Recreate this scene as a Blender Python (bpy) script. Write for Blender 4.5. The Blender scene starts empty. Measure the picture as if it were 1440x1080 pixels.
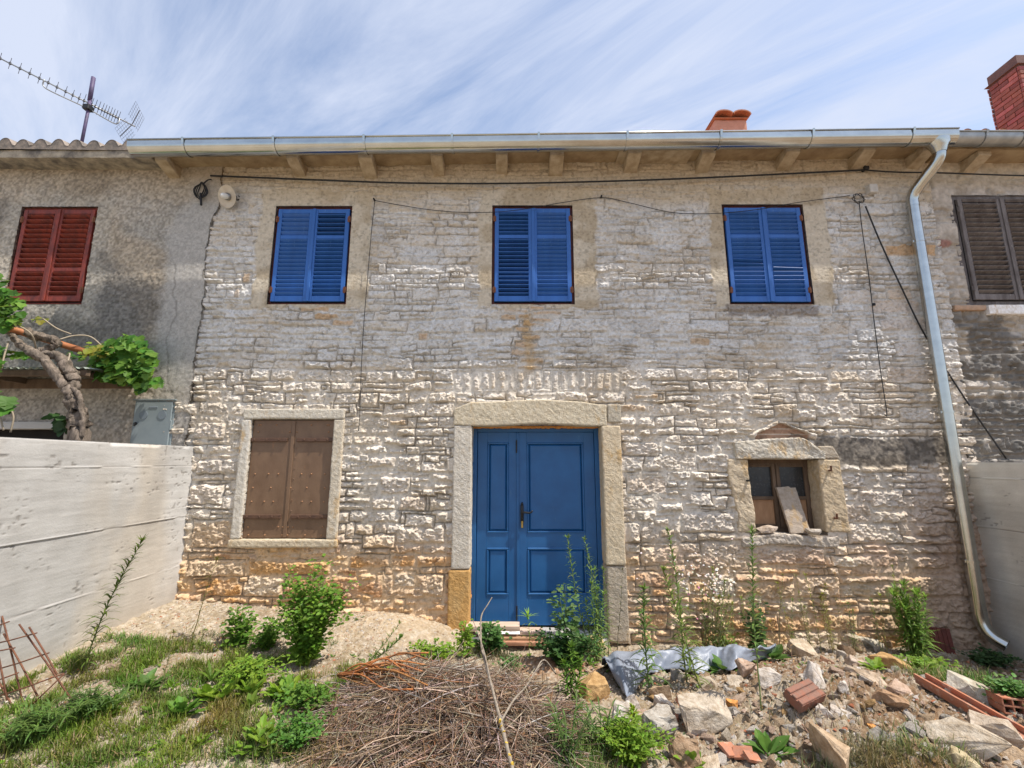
import bpy, bmesh, math, random
import numpy as np
from mathutils import Vector, Matrix, noise as mn

# ------------------------------------------------------------------ camera, sky, sun, exposure
S = bpy.context.scene
COL = S.collection
CAM_D, CAM_Z, PITCH, FPX = 5.1, 1.75, math.radians(9.9), 630.0
cam_d = bpy.data.cameras.new('camera')
cam_d.sensor_width = 36.0
cam_d.lens = FPX / 1440.0 * 36.0
cam_d.clip_start = 0.02
cam_d.clip_end = 2000
cam = bpy.data.objects.new('camera', cam_d)
cam.location = (0, -CAM_D, CAM_Z)
cam.rotation_euler = (math.radians(90) + PITCH, 0, 0)
COL.objects.link(cam)
S.camera = cam

SUN_DIR = Vector((.452, -.168, .876)).normalized()
W = bpy.data.worlds.new('World'); S.world = W
W.use_nodes = True
nt = W.node_tree; N = nt.nodes; L = nt.links
N.clear()
out = N.new('ShaderNodeOutputWorld'); bg = N.new('ShaderNodeBackground')
sky = N.new('ShaderNodeTexSky'); sky.sky_type = 'NISHITA'; sky.sun_disc = False
sky.sun_elevation = math.asin(SUN_DIR.z)
sky.sun_rotation = math.atan2(SUN_DIR.x, SUN_DIR.y)
sky.air_density = 1.0; sky.dust_density = 1.5; sky.ozone_density = 1.2
tc = N.new('ShaderNodeTexCoord'); sep = N.new('ShaderNodeSeparateXYZ')
L.new(tc.outputs['Generated'], sep.inputs[0])
def wmath(op, a, b=None):
    n = N.new('ShaderNodeMath'); n.operation = op
    for i, v in enumerate((a, b)):
        if v is None: continue
        if isinstance(v, (int, float)): n.inputs[i].default_value = v
        else: L.new(v, n.inputs[i])
    return n.outputs[0]
zz = wmath('ADD', wmath('MAXIMUM', sep.outputs['Z'], 0.0), .12)
comb = N.new('ShaderNodeCombineXYZ')                      # a cloud layer seen from below
L.new(wmath('DIVIDE', sep.outputs['X'], zz), comb.inputs[0])
L.new(wmath('DIVIDE', sep.outputs['Y'], zz), comb.inputs[1])
def cloud(rot, scale, nscale, detail, rough, dist):
    mp = N.new('ShaderNodeMapping'); mp.inputs['Rotation'].default_value = (0, 0, math.radians(rot))
    mp2 = N.new('ShaderNodeMapping'); mp2.inputs['Scale'].default_value = scale
    L.new(comb.outputs[0], mp.inputs['Vector']); L.new(mp.outputs[0], mp2.inputs['Vector'])
    n = N.new('ShaderNodeTexNoise'); n.inputs['Scale'].default_value = nscale
    n.inputs['Detail'].default_value = detail; n.inputs['Roughness'].default_value = rough
    n.inputs['Distortion'].default_value = dist
    L.new(mp2.outputs[0], n.inputs['Vector'])
    return n.outputs['Fac']
c1 = cloud(34, (.5, 2.8, 1), 1.3, 10, .64, .6)
c2 = cloud(10, (1, 1, 1), .9, 4, .55, .3)
cs = wmath('ADD', wmath('MULTIPLY', c1, .78), wmath('MULTIPLY', c2, .36))
ramp = N.new('ShaderNodeValToRGB')
ramp.color_ramp.elements[0].position = .43; ramp.color_ramp.elements[0].color = (.08, .08, .08, 1)
ramp.color_ramp.elements[1].position = .68; ramp.color_ramp.elements[1].color = (.93, .93, .93, 1)
L.new(cs, ramp.inputs[0])
mixc = N.new('ShaderNodeMix'); mixc.data_type = 'RGBA'
L.new(ramp.outputs[0], mixc.inputs[0])
L.new(sky.outputs[0], mixc.inputs[6])
mixc.inputs[7].default_value = (3.2, 3.5, 4.25, 1)
L.new(mixc.outputs[2], bg.inputs['Color'])
bg.inputs['Strength'].default_value = .135
L.new(bg.outputs[0], out.inputs[0])

sun_d = bpy.data.lights.new('sun', 'SUN'); sun_d.energy = 3.5; sun_d.angle = math.radians(.53)
sun_d.color = (1, .935, .84)
sun = bpy.data.objects.new('sun', sun_d); COL.objects.link(sun)
sun.rotation_euler = (-SUN_DIR).to_track_quat('-Z', 'Y').to_euler()
sun.location = (6, -6, 12)

S.view_settings.view_transform = 'Standard'; S.view_settings.look = 'None'
S.view_settings.exposure = .78; S.view_settings.gamma = 1
S.render.engine = 'CYCLES'
S.cycles.max_bounces = 6; S.cycles.diffuse_bounces = 4; S.cycles.glossy_bounces = 3
S.cycles.use_denoising = True

# ------------------------------------------------------------------ helpers
CP, SP = math.cos(PITCH), math.sin(PITCH)
def ray(px, py):
    xc = (px - 720) / FPX; yv = (540 - py) / FPX
    d = CP - yv * SP
    return xc / d, (SP + yv * CP) / d                     # per metre of distance along +Y
def P(px, py, y=0.0):
    a, b = ray(px, py); t = y + CAM_D
    return Vector((a * t, y, CAM_Z + b * t))
def lerp(a, b, t): return a + (b - a) * t

def tag(o, label=None, cat=None, group=None, kind=None):
    if label: o['label'] = label
    if cat: o['category'] = cat
    if group: o['group'] = group
    if kind: o['kind'] = kind
    return o
def empty(name, loc=(0, 0, 0)):
    o = bpy.data.objects.new(name, None); COL.objects.link(o); o.location = loc
    o.empty_display_size = .1
    return o

class MB:
    """collects shapes, then links them as one mesh object"""
    def __init__(s): s.v = []; s.f = []; s.c = []; s.cc = (1, 1, 1)
    def add(s, vs, fs, col=None):
        o = len(s.v); s.v.extend(tuple(v) for v in vs)
        s.f.extend(tuple(i + o for i in f) for f in fs)
        s.c.extend([col or s.cc] * len(vs)); return o
    def box(s, lo, hi, M=None, col=None, ch=0.0):
        x0, y0, z0 = lo; x1, y1, z1 = hi
        if ch <= 0:
            vs = [(x0,y0,z0),(x1,y0,z0),(x1,y1,z0),(x0,y1,z0),(x0,y0,z1),(x1,y0,z1),(x1,y1,z1),(x0,y1,z1)]
            fs = [(0,3,2,1),(4,5,6,7),(0,1,5,4),(1,2,6,5),(2,3,7,6),(3,0,4,7)]
        else:
            c = min(ch, .45 * min(x1-x0, y1-y0, z1-z0))
            vs = []
            for z, i in ((z0, c), (z0 + c, 0), (z1 - c, 0), (z1, c)):
                j = c - i
                # octagon ring (chamfered vertical edges)
                k = i
                vs += [(x0+c,y0+k,z),(x1-c,y0+k,z),(x1-k,y0+c,z),(x1-k,y1-c,z),(x1-c,y1-k,z),(x0+c,y1-k,z),(x0+k,y1-c,z),(x0+k,y0+c,z)]
            fs = [tuple(range(7, -1, -1)), tuple(range(24, 32))]
            for r in range(3):
                for k in range(8):
                    a = r*8+k; b = r*8+(k+1) % 8
                    fs.append((a, b, b+8, a+8))
        if M is not None: vs = [M @ Vector(v) for v in vs]
        s.add(vs, fs, col); return s
    def tube(s, pts, rad, n=8, col=None, cap=True, squash=None):
        pts = [Vector(p) for p in pts]
        if not hasattr(rad, '__len__'): rad = [rad] * len(pts)
        vs = []; up = Vector((.13, .31, .94)); prev = None
        for i, p in enumerate(pts):
            t = (pts[min(i+1, len(pts)-1)] - pts[max(i-1, 0)])
            if t.length < 1e-9: t = Vector((0, 0, 1))
            t.normalize()
            a = prev - t * prev.dot(t) if prev is not None else t.cross(up)
            if a.length < 1e-4: a = t.cross(Vector((1, 0, 0)))
            a.normalize(); prev = a; b = t.cross(a)
            for k in range(n):
                q = 2 * math.pi * k / n
                vs.append(p + (a * math.cos(q) + b * math.sin(q)) * rad[i])
        fs = []
        for i in range(len(pts) - 1):
            for k in range(n):
                a0 = i*n+k; b0 = i*n+(k+1) % n
                fs.append((a0, b0, b0+n, a0+n))
        if cap:
            fs.append(tuple(range(n-1, -1, -1))); fs.append(tuple(range((len(pts)-1)*n, len(pts)*n)))
        s.add(vs, fs, col); return s
    def build(s, name, mat, parent=None, smooth=False, loc=None):
        me = bpy.data.meshes.new(name)
        vs = s.v
        if loc is not None:
            l = Vector(loc); vs = [tuple(Vector(v) - l) for v in vs]
        me.from_pydata(vs, [], s.f)
        me.polygons.foreach_set('use_smooth', [smooth] * len(me.polygons))
        at = me.color_attributes.new('Col', 'FLOAT_COLOR', 'POINT')
        ca = np.ones((len(s.v), 4), np.float32)
        if len(s.v): ca[:, :3] = np.array(s.c, np.float32)
        at.data.foreach_set('color', ca.ravel())
        me.update()
        o = bpy.data.objects.new(name, me); COL.objects.link(o)
        if mat: me.materials.append(mat)
        if parent: o.parent = parent
        if loc is not None: o.location = loc
        return o

def fixnormals(o):
    bm = bmesh.new(); bm.from_mesh(o.data)
    bmesh.ops.recalc_face_normals(bm, faces=bm.faces); bm.to_mesh(o.data); bm.free()
    return o

# ---- materials
def rgb(r, g, b): return (r, g, b, 1)
def material(name, col=(.5, .5, .5), col2=None, rough=.8, metal=0, scale=12, bump=.0, bscale=60, attr=False,
             detail=6, stretch=(1, 1, 1), spec=.4, wear=None, pos=(.35, .65), bdist=.01, transl=0, rough2=None):
    m = bpy.data.materials.new(name); m.use_nodes = True
    nt = m.node_tree; N = nt.nodes; L = nt.links
    b = N['Principled BSDF']
    b.inputs['Roughness'].default_value = rough; b.inputs['Metallic'].default_value = metal
    b.inputs['Specular IOR Level'].default_value = spec
    tc = N.new('ShaderNodeTexCoord'); mp = N.new('ShaderNodeMapping')
    mp.inputs['Scale'].default_value = stretch
    L.new(tc.outputs['Object'], mp.inputs[0])
    n = N.new('ShaderNodeTexNoise'); n.inputs['Scale'].default_value = scale
    n.inputs['Detail'].default_value = detail; n.inputs['Roughness'].default_value = .62
    L.new(mp.outputs[0], n.inputs['Vector'])
    r = N.new('ShaderNodeValToRGB')
    r.color_ramp.elements[0].position = pos[0]; r.color_ramp.elements[1].position = pos[1]
    if col2 is None: col2 = tuple(c * .8 for c in col)
    r.color_ramp.elements[0].color = rgb(*col2); r.color_ramp.elements[1].color = rgb(*col)
    L.new(n.outputs['Fac'], r.inputs[0])
    src = r.outputs[0]
    if attr:
        a = N.new('ShaderNodeVertexColor'); a.layer_name = 'Col'
        mx = N.new('ShaderNodeMix'); mx.data_type = 'RGBA'; mx.blend_type = 'MULTIPLY'
        mx.inputs[0].default_value = 1
        L.new(r.outputs[0], mx.inputs[6]); L.new(a.outputs[0], mx.inputs[7]); src = mx.outputs[2]
    if wear:                                            # faded and chipped patches with a shape of their own
        wc, th, ws, wst = wear
        mpw = N.new('ShaderNodeMapping'); mpw.inputs['Scale'].default_value = wst; L.new(tc.outputs['Object'], mpw.inputs[0])
        nw = N.new('ShaderNodeTexNoise'); nw.inputs['Scale'].default_value = ws; nw.inputs['Detail'].default_value = 8; nw.inputs['Roughness'].default_value = .7
        L.new(mpw.outputs[0], nw.inputs['Vector'])
        mw = N.new('ShaderNodeMapRange'); mw.inputs['From Min'].default_value = th; mw.inputs['From Max'].default_value = th+.09; mw.inputs['To Max'].default_value = .8
        L.new(nw.outputs['Fac'], mw.inputs[0])
        xw = N.new('ShaderNodeMix'); xw.data_type = 'RGBA'; L.new(mw.outputs[0], xw.inputs[0]); L.new(src, xw.inputs[6]); xw.inputs[7].default_value = rgb(*wc); src = xw.outputs[2]
    L.new(src, b.inputs['Base Color'])
    if rough2 is not None:
        mr = N.new('ShaderNodeMapRange'); mr.inputs['To Min'].default_value = rough2; mr.inputs['To Max'].default_value = rough
        mr.inputs['From Min'].default_value = .3; mr.inputs['From Max'].default_value = .7
        L.new(n.outputs['Fac'], mr.inputs[0]); L.new(mr.outputs[0], b.inputs['Roughness'])
    if bump > 0:
        n2 = N.new('ShaderNodeTexNoise'); n2.inputs['Scale'].default_value = bscale
        n2.inputs['Detail'].default_value = 6; n2.inputs['Roughness'].default_value = .65
        L.new(mp.outputs[0], n2.inputs['Vector'])
        bp = N.new('ShaderNodeBump'); bp.inputs['Strength'].default_value = bump; bp.inputs['Distance'].default_value = bdist
        L.new(n2.outputs['Fac'], bp.inputs['Height']); L.new(bp.outputs[0], b.inputs['Normal'])
    if transl > 0:
        t = N.new('ShaderNodeBsdfTranslucent'); ms = N.new('ShaderNodeMixShader'); ms.inputs[0].default_value = transl
        L.new(src, t.inputs['Color']); L.new(b.outputs[0], ms.inputs[1]); L.new(t.outputs[0], ms.inputs[2])
        L.new(ms.outputs[0], N['Material Output'].inputs['Surface'])
    return m

M = {}
M['stone_wall'] = material('rubble stone', (1, 1, 1), (.82, .8, .77), .92, attr=True, scale=26, bump=.55, bscale=95, bdist=.012, spec=.2, pos=(.3, .6))
M['render_wall'] = material('roughcast render', (1, 1, 1), (.78, .76, .73), .95, attr=True, scale=60, bump=.9, bscale=120, bdist=.012, spec=.15)
M['ground'] = material('dry earth', (1, 1, 1), (.72, .66, .58), .95, attr=True, scale=34, bump=.9, bscale=70, bdist=.02, spec=.15)
M['dressed'] = material('dressed limestone', (1, 1, 1), (.76, .72, .66), .9, attr=True, scale=30, bump=.8, bscale=85, bdist=.012, spec=.2, wear=((.52, .34, .15), .56, 4.5, (1, 1, .45)))
M['concrete'] = material('board marked concrete', (.56, .55, .53), (.46, .45, .43), .9, scale=2.2, bump=.25, bscale=50, stretch=(1, 1, 3), spec=.25, detail=9)
M['soffit'] = material('limewashed soffit', (.44, .34, .22), (.29, .21, .13), .95, scale=5, bump=.5, bscale=45, spec=.1)
M['corbel'] = material('corbel stone', (.52, .43, .31), (.34, .26, .17), .95, scale=9, bump=.7, bscale=60, spec=.1)
M['zinc'] = material('bright zinc', (.57, .58, .55), (.47, .48, .46), .24, metal=1, scale=7, bump=.06, bscale=5, rough2=.17, stretch=(.5, 1, 1))
M['old_zinc'] = material('weathered zinc', (.42, .43, .42), (.30, .31, .31), .5, metal=.8, scale=7, bump=.1, bscale=20)
M['tile'] = material('old clay tile', (.30, .245, .20), (.13, .115, .10), .9, scale=14, bump=.5, bscale=60, attr=True)
M['tile_red'] = material('clay tile', (.50, .20, .10), (.34, .15, .09), .85, scale=12, bump=.3, bscale=60)
M['chim_plaster'] = material('terracotta chimney', (.60, .31, .22), (.50, .25, .17), .85, scale=9, bump=.25, bscale=50)
M['blue_paint'] = material('blue shutter paint', (.036, .145, .47), (.027, .112, .37), .5, scale=6, wear=((.10, .23, .50), .60, 26, (1, 1, .18)), bump=.12, bscale=40, stretch=(1, 1, .25), rough2=.42)
M['door_paint'] = material('blue door paint', (.021, .118, .305), (.015, .090, .24), .42, scale=3, wear=((.06, .16, .30), .63, 20, (1, 1, .3)), bump=.05, bscale=30, rough2=.34)
M['red_frame'] = material('oxblood frame paint', (.13, .028, .022), (.06, .018, .016), .6, scale=18, bump=.2, bscale=50)
M['red_shutter'] = material('red shutter paint', (.28, .045, .026), (.12, .026, .020), .6, scale=16, wear=((.36, .17, .12), .62, 40, (1, 1, .3)), bump=.3, bscale=50, stretch=(1, 1, .4))
M['grey_shutter'] = material('weathered brown shutter', (.20, .18, .175), (.10, .085, .08), .8, scale=14, wear=((.34, .32, .30), .60, 40, (1, 1, .25)), bump=.5, bscale=60, stretch=(1, 1, .3))
M['iron'] = material('brown iron paint', (.205, .125, .074), (.155, .090, .052), .55, wear=((.27, .13, .06), .62, 14, (1, 1, .35)), attr=True, scale=6, bump=.12, bscale=40, stretch=(1, 1, .5), rough2=.45)
M['iron_strap'] = material('brown iron strap', (.12, .062, .036), (.08, .042, .028), .6, scale=20, bump=.2, bscale=60)
M['black_iron'] = material('black iron', (.02, .02, .02), (.012, .012, .012), .45, scale=20)
M['hinge'] = material('rusty hinge', (.26, .10, .045), (.12, .05, .03), .75, scale=40, bump=.3)
M['brass'] = material('brass', (.55, .40, .14), (.42, .30, .10), .35, metal=1)
M['cable'] = material('black cable', (.018, .018, .02), (.012, .012, .012), .55)
M['enamel'] = material('cream enamel', (.62, .55, .44), (.52, .44, .34), .4, scale=14)
M['box_paint'] = material('grey cabinet paint', (.25, .29, .30), (.21, .25, .26), .45, scale=6, bump=.05)
M['box_dial'] = material('grey cabinet window', (.19, .22, .25), (.17, .2, .22), .2, scale=6)
M['oldwood'] = material('old brown timber', (.17, .115, .075), (.09, .06, .04), .85, scale=12, bump=.5, bscale=60, stretch=(1, 1, .2))
M['panelwood'] = material('bare wood board', (.42, .25, .14), (.30, .17, .09), .8, scale=10, bump=.3, stretch=(1, 1, .3))
M['plank'] = material('sawn plank', (.62, .47, .37), (.50, .36, .27), .75, scale=9, bump=.25, bscale=40, stretch=(.2, 1, 1))
M['pole'] = material('varnished pole', (.42, .16, .06), (.26, .09, .04), .6, scale=9, bump=.2, stretch=(.3, 1, 1))
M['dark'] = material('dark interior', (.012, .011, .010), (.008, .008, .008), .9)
M['brick'] = material('red brick', (.46, .17, .10), (.33, .12, .075), .85, scale=16, bump=.4, bscale=60)
M['foam'] = material('builders foam', (.70, .34, .10), (.50, .2, .05), .8, scale=40, bump=.8, bscale=80)
M['rust'] = material('rusty steel', (.20, .085, .045), (.10, .045, .03), .8, scale=30, bump=.3)
M['bark'] = material('vine bark', (.27, .215, .17), (.075, .06, .045), .95, scale=26, bump=1, bscale=45, stretch=(1, 1, .25), bdist=.02)
M['leaf'] = material('leaf', (1, 1, 1), (.75, .8, .7), .55, attr=True, scale=20, spec=.3, transl=.42)
M['stem'] = material('stem', (1, 1, 1), (.8, .8, .75), .7, attr=True, scale=20)
M['grass'] = material('grass blade', (1, 1, 1), (.8, .85, .75), .6, attr=True, scale=10, spec=.3, transl=.3)
M['twig'] = material('dry twig', (.9, .9, .9), (.52, .48, .44), .9, attr=True, scale=30, bump=.4, bscale=80)
M['rubble'] = material('broken stone', (1, 1, 1), (.60, .54, .47), .92, attr=True, scale=18, bump=1.0, bscale=55, bdist=.012, spec=.2)
M['tarp'] = material('grey plastic sheet', (.25, .28, .34), (.20, .23, .29), .42, scale=5, bump=.6, bscale=22, spec=.5)
M['terra'] = material('terracotta', (.46, .17, .085), (.34, .17, .115), .88, scale=14, bump=.4, wear=((.46, .38, .30), .56, 18, (1, 1, 1)))
M['petal'] = material('petal', (1, 1, 1), (.9, .9, .88), .7, attr=True, transl=.2)
M['awning'] = material('weathered corrugated sheet', (.34, .38, .32), (.18, .2, .17), .7, scale=8, bump=.2)
def glass_mat():
    m = bpy.data.materials.new('dusty glass'); m.use_nodes = True
    b = m.node_tree.nodes['Principled BSDF']
    b.inputs['Base Color'].default_value = (.028, .032, .036, 1); b.inputs['Roughness'].default_value = .12
    b.inputs['Specular IOR Level'].default_value = .7
    n = m.node_tree.nodes.new('ShaderNodeTexNoise'); n.inputs['Scale'].default_value = 9
    r = m.node_tree.nodes.new('ShaderNodeMapRange'); r.inputs['To Min'].default_value = .08; r.inputs['To Max'].default_value = .4
    m.node_tree.links.new(n.outputs['Fac'], r.inputs[0]); m.node_tree.links.new(r.outputs[0], b.inputs['Roughness'])
    return m
M['glass'] = glass_mat()
M['bulb'] = material('clear bulb glass', (.75, .75, .72), (.7, .7, .68), .08, spec=.8)

# ---- numpy noise
def vnoise(x, y, seed):
    r = np.random.RandomState(seed); T = r.rand(256, 256).astype(np.float32)
    xi = np.floor(x); yi = np.floor(y); fx = (x - xi).astype(np.float32); fy = (y - yi).astype(np.float32)
    xi = xi.astype(np.int64) & 255; yi = yi.astype(np.int64) & 255
    x1 = (xi + 1) & 255; y1 = (yi + 1) & 255
    sx = fx*fx*fx*(fx*(fx*6-15)+10); sy = fy*fy*fy*(fy*(fy*6-15)+10)
    a = T[xi, yi]; b = T[x1, yi]; c = T[xi, y1]; d = T[x1, y1]
    return (a + (b-a)*sx) * (1-sy) + (c + (d-c)*sx) * sy
def fbm(x, y, seed, o=4, g=.5):
    s = 0; a = 1; t = 0
    for k in range(o):
        s = s + a * vnoise(x * 2**k + 17.3*k, y * 2**k + 9.1*k, seed + k); t += a; a *= g
    return s / t
def sstep(a, b, x):
    t = np.clip((x - a) / (b - a), 0, 1); return t*t*(3-2*t)
def facets(x, y, sx, sy, seed):
    """broken-stone facets: cells of a Voronoi, each a tilted plane"""
    r = np.random.RandomState(seed); T = r.rand(5, 128, 128).astype(np.float32)
    u = x / sx; v = y / sy; ui = np.floor(u).astype(np.int64); vi = np.floor(v).astype(np.int64)
    best = np.full(x.shape, 1e9, np.float32); val = np.zeros(x.shape, np.float32)
    for du in (-1, 0, 1):
        for dv in (-1, 0, 1):
            cu = ui + du; cv = vi + dv; a = cu & 127; b = cv & 127
            px = u - (cu + T[0][a, b]); py = v - (cv + T[1][a, b])
            d = px*px + py*py
            h = (T[2][a, b]*2-1)*px*1.9 + (T[3][a, b]*2-1)*py*1.1 + (T[4][a, b]-.5)
            m = d < best
            best = np.where(m, d, best); val = np.where(m, h, val)
    return val
def blur(a):
    b = a.copy(); b[1:-1] = (a[:-2] + 2*a[1:-1] + a[2:]) / 4
    c = b.copy(); c[:, 1:-1] = (b[:, :-2] + 2*b[:, 1:-1] + b[:, 2:]) / 4
    return c

def grid_mesh(name, xs, zs, Y, colr, mat, parent, keep=None, back=.4, axis='wall', skirt=True):
    """one heightfield sheet; axis wall: verts (x, Y, z); ground: verts (x, z, Y)"""
    nx, nz = len(xs), len(zs)
    X, Z = np.meshgrid(xs, zs, indexing='ij')
    V = np.empty((nx*nz, 3), np.float32)
    if axis == 'wall': V[:, 0] = X.ravel(); V[:, 1] = Y.ravel(); V[:, 2] = Z.ravel()
    else: V[:, 0] = X.ravel(); V[:, 1] = Z.ravel(); V[:, 2] = Y.ravel()
    idx = np.arange(nx*nz).reshape(nx, nz)
    if keep is None: keep = np.ones((nx-1, nz-1), bool)
    a = idx[:-1, :-1][keep]; b = idx[1:, :-1][keep]; c = idx[1:, 1:][keep]; d = idx[:-1, 1:][keep]
    F = np.stack([a, b, c, d], 1)
    C = np.ones((nx*nz, 4), np.float32); C[:, :3] = colr.reshape(-1, 3)
    if skirt and axis == 'wall':
        kp = np.zeros((nx+1, nz+1), bool); kp[1:-1, 1:-1] = keep
        E = []
        m = kp[1:, :] & ~kp[:-1, :]      # cell kept, left neighbour not: edge x=i
        i, j = np.nonzero(m[:, 1:-1]); E.append(np.stack([idx[i, j], idx[i, np.minimum(j+1, nz-1)]], 1))
        m = ~kp[1:, :] & kp[:-1, :]
        i, j = np.nonzero(m[:, 1:-1]); E.append(np.stack([idx[i, np.minimum(j+1, nz-1)], idx[i, j]], 1))
        m = kp[:, 1:] & ~kp[:, :-1]
        i, j = np.nonzero(m[1:-1, :]); E.append(np.stack([idx[np.minimum(i+1, nx-1), j], idx[i, j]], 1))
        m = ~kp[:, 1:] & kp[:, :-1]
        i, j = np.nonzero(m[1:-1, :]); E.append(np.stack([idx[i, j], idx[np.minimum(i+1, nx-1), j]], 1))
        E = np.concatenate(E); u, inv = np.unique(E, return_inverse=True); inv = inv.reshape(E.shape)
        BV = V[u].copy(); BV[:, 1] = back
        o = len(V); V = np.concatenate([V, BV]); C = np.concatenate([C, C[u]])
        F = np.concatenate([F, np.stack([E[:, 0], o + inv[:, 0], o + inv[:, 1], E[:, 1]], 1)])
    me = bpy.data.meshes.new(name)
    me.vertices.add(len(V)); me.vertices.foreach_set('co', V.ravel())
    me.loops.add(len(F)*4); me.loops.foreach_set('vertex_index', F.ravel().astype(np.int32))
    me.polygons.add(len(F)); me.polygons.foreach_set('loop_start', np.arange(0, len(F)*4, 4, dtype=np.int32))
    me.polygons.foreach_set('use_smooth', np.ones(len(F), bool))
    me.update(calc_edges=True)
    at = me.color_attributes.new('Col', 'FLOAT_COLOR', 'POINT'); at.data.foreach_set('color', C.ravel())
    me.materials.append(mat)
    o = bpy.data.objects.new(name, me); COL.objects.link(o)
    if parent: o.parent = parent
    return o

def rubble_layout(X, Z, seed, hr, lr, warp=1.0, split=.3, jump=120, jsize=(.2, .5, .11, .2), region=None):
    """coursed rubble: stone id, distance to the joint, local coords"""
    R = np.random.RandomState(seed)
    w = Z + warp*(.05*(vnoise(X*.6, Z*.6, seed+1)-.5) + .022*(vnoise(X*3.1, Z*3.7, seed+2)-.5) + .012*(vnoise(X*11, Z*13, seed+3)-.5))
    z0, z1 = Z.min()-.1, Z.max()+.1
    b = [z0]
    while b[-1] < z1:
        f = .6 + .4*R.rand() if R.rand() < .75 else 1.35
        b.append(b[-1] + R.uniform(*hr(b[-1]))*f)
    b = np.array(b); row = np.clip(np.searchsorted(b, w.ravel(), 'right')-1, 0, len(b)-2)
    order = np.argsort(row, kind='stable'); cnt = np.bincount(row, minlength=len(b))
    Xr = X.ravel(); Zr = Z.ravel(); wr = w.ravel()
    n1 = vnoise(X*9, Z*10, seed+5).ravel()
    sid = np.zeros(X.size, np.int32); dd = np.zeros(X.size, np.float32)
    lu = np.zeros(X.size, np.float32); lv = np.zeros(X.size, np.float32)
    k0 = 0; nid = 1
    for r in range(len(b)-1):
        m = order[k0:k0+cnt[r]]; k0 += cnt[r]
        if len(m) == 0: continue
        h = b[r+1]-b[r]
        e = [Xr.min()-.5]
        while e[-1] < Xr.max()+.5: e.append(e[-1] + np.clip(h*R.uniform(*lr), .07, .65))
        e = np.array(e); ns = len(e)
        tilt = R.uniform(-.5, .5, ns)
        u = Xr[m] + .03*(n1[m]-.5)
        k = np.clip(np.searchsorted(e, u, 'right')-1, 0, ns-2)
        v = wr[m]-b[r]
        spl = R.rand(ns) < (split if h > .085 else .08); fr = R.uniform(.35, .65, ns)*h
        frk = fr[k] + .12*(u-e[k])*tilt[k]
        top = (v > frk) & spl[k]
        lo = np.where(top, frk, 0); hi = np.where(spl[k] & ~top, frk, h)
        ul = u - e[k] - tilt[k]*.25*(v-h/2); ur = e[k+1]-u + tilt[k+1]*.25*(v-h/2)
        d = np.minimum(np.minimum(ul, ur), np.minimum(v-lo, hi-v))
        sid[m] = nid + k*2 + top; nid += ns*2
        dd[m] = d; lu[m] = u-(e[k]+e[k+1])/2; lv[m] = v-(lo+hi)/2
    sid = sid.reshape(X.shape); dd = dd.reshape(X.shape); lu = lu.reshape(X.shape); lv = lv.reshape(X.shape)
    xs = X[:, 0]; zs = Z[0, :]
    def overlay(cx, cz, ww, hh, ang=0, wob=1.0):
        nonlocal nid
        rad = (ww+hh)*.6+.05
        i0, i1 = np.searchsorted(xs, [cx-rad, cx+rad]); j0, j1 = np.searchsorted(zs, [cz-rad, cz+rad])
        if i1-i0 < 3 or j1-j0 < 3: return None
        sl = (slice(i0, i1), slice(j0, j1))
        dx = X[sl]-cx + .02*wob*(n2[sl]-.5); dz = Z[sl]-cz + .02*wob*(n3[sl]-.5)
        ca, sa = math.cos(ang), math.sin(ang)
        p = dx*ca + dz*sa; q = -dx*sa + dz*ca
        di = np.minimum(ww/2-np.abs(p), hh/2-np.abs(q))
        ins = di > 0
        sid[sl] = np.where(ins, nid, sid[sl]); dd[sl] = np.where(ins, di, np.minimum(dd[sl], -di))
        lu[sl] = np.where(ins, p, lu[sl]); lv[sl] = np.where(ins, q, lv[sl])
        nid += 1
        return nid-1
    n2 = vnoise(X*14, Z*14, seed+7); n3 = vnoise(X*14, Z*14, seed+8)
    for _ in range(jump):
        cx = R.uniform(xs[0], xs[-1]); cz = R.uniform(zs[0], zs[-1])
        overlay(cx, cz, R.uniform(jsize[0], jsize[1]), R.uniform(jsize[2], jsize[3]), R.uniform(-.05, .05))
    for _ in range(jump*2):
        cx = R.uniform(xs[0], xs[-1]); cz = R.uniform(zs[0], zs[-1])
        overlay(cx, cz, R.uniform(.08, .2), R.uniform(.04, .09), R.uniform(-.1, .1))
    return sid, dd, lu, lv, overlay, lambda: nid

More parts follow.
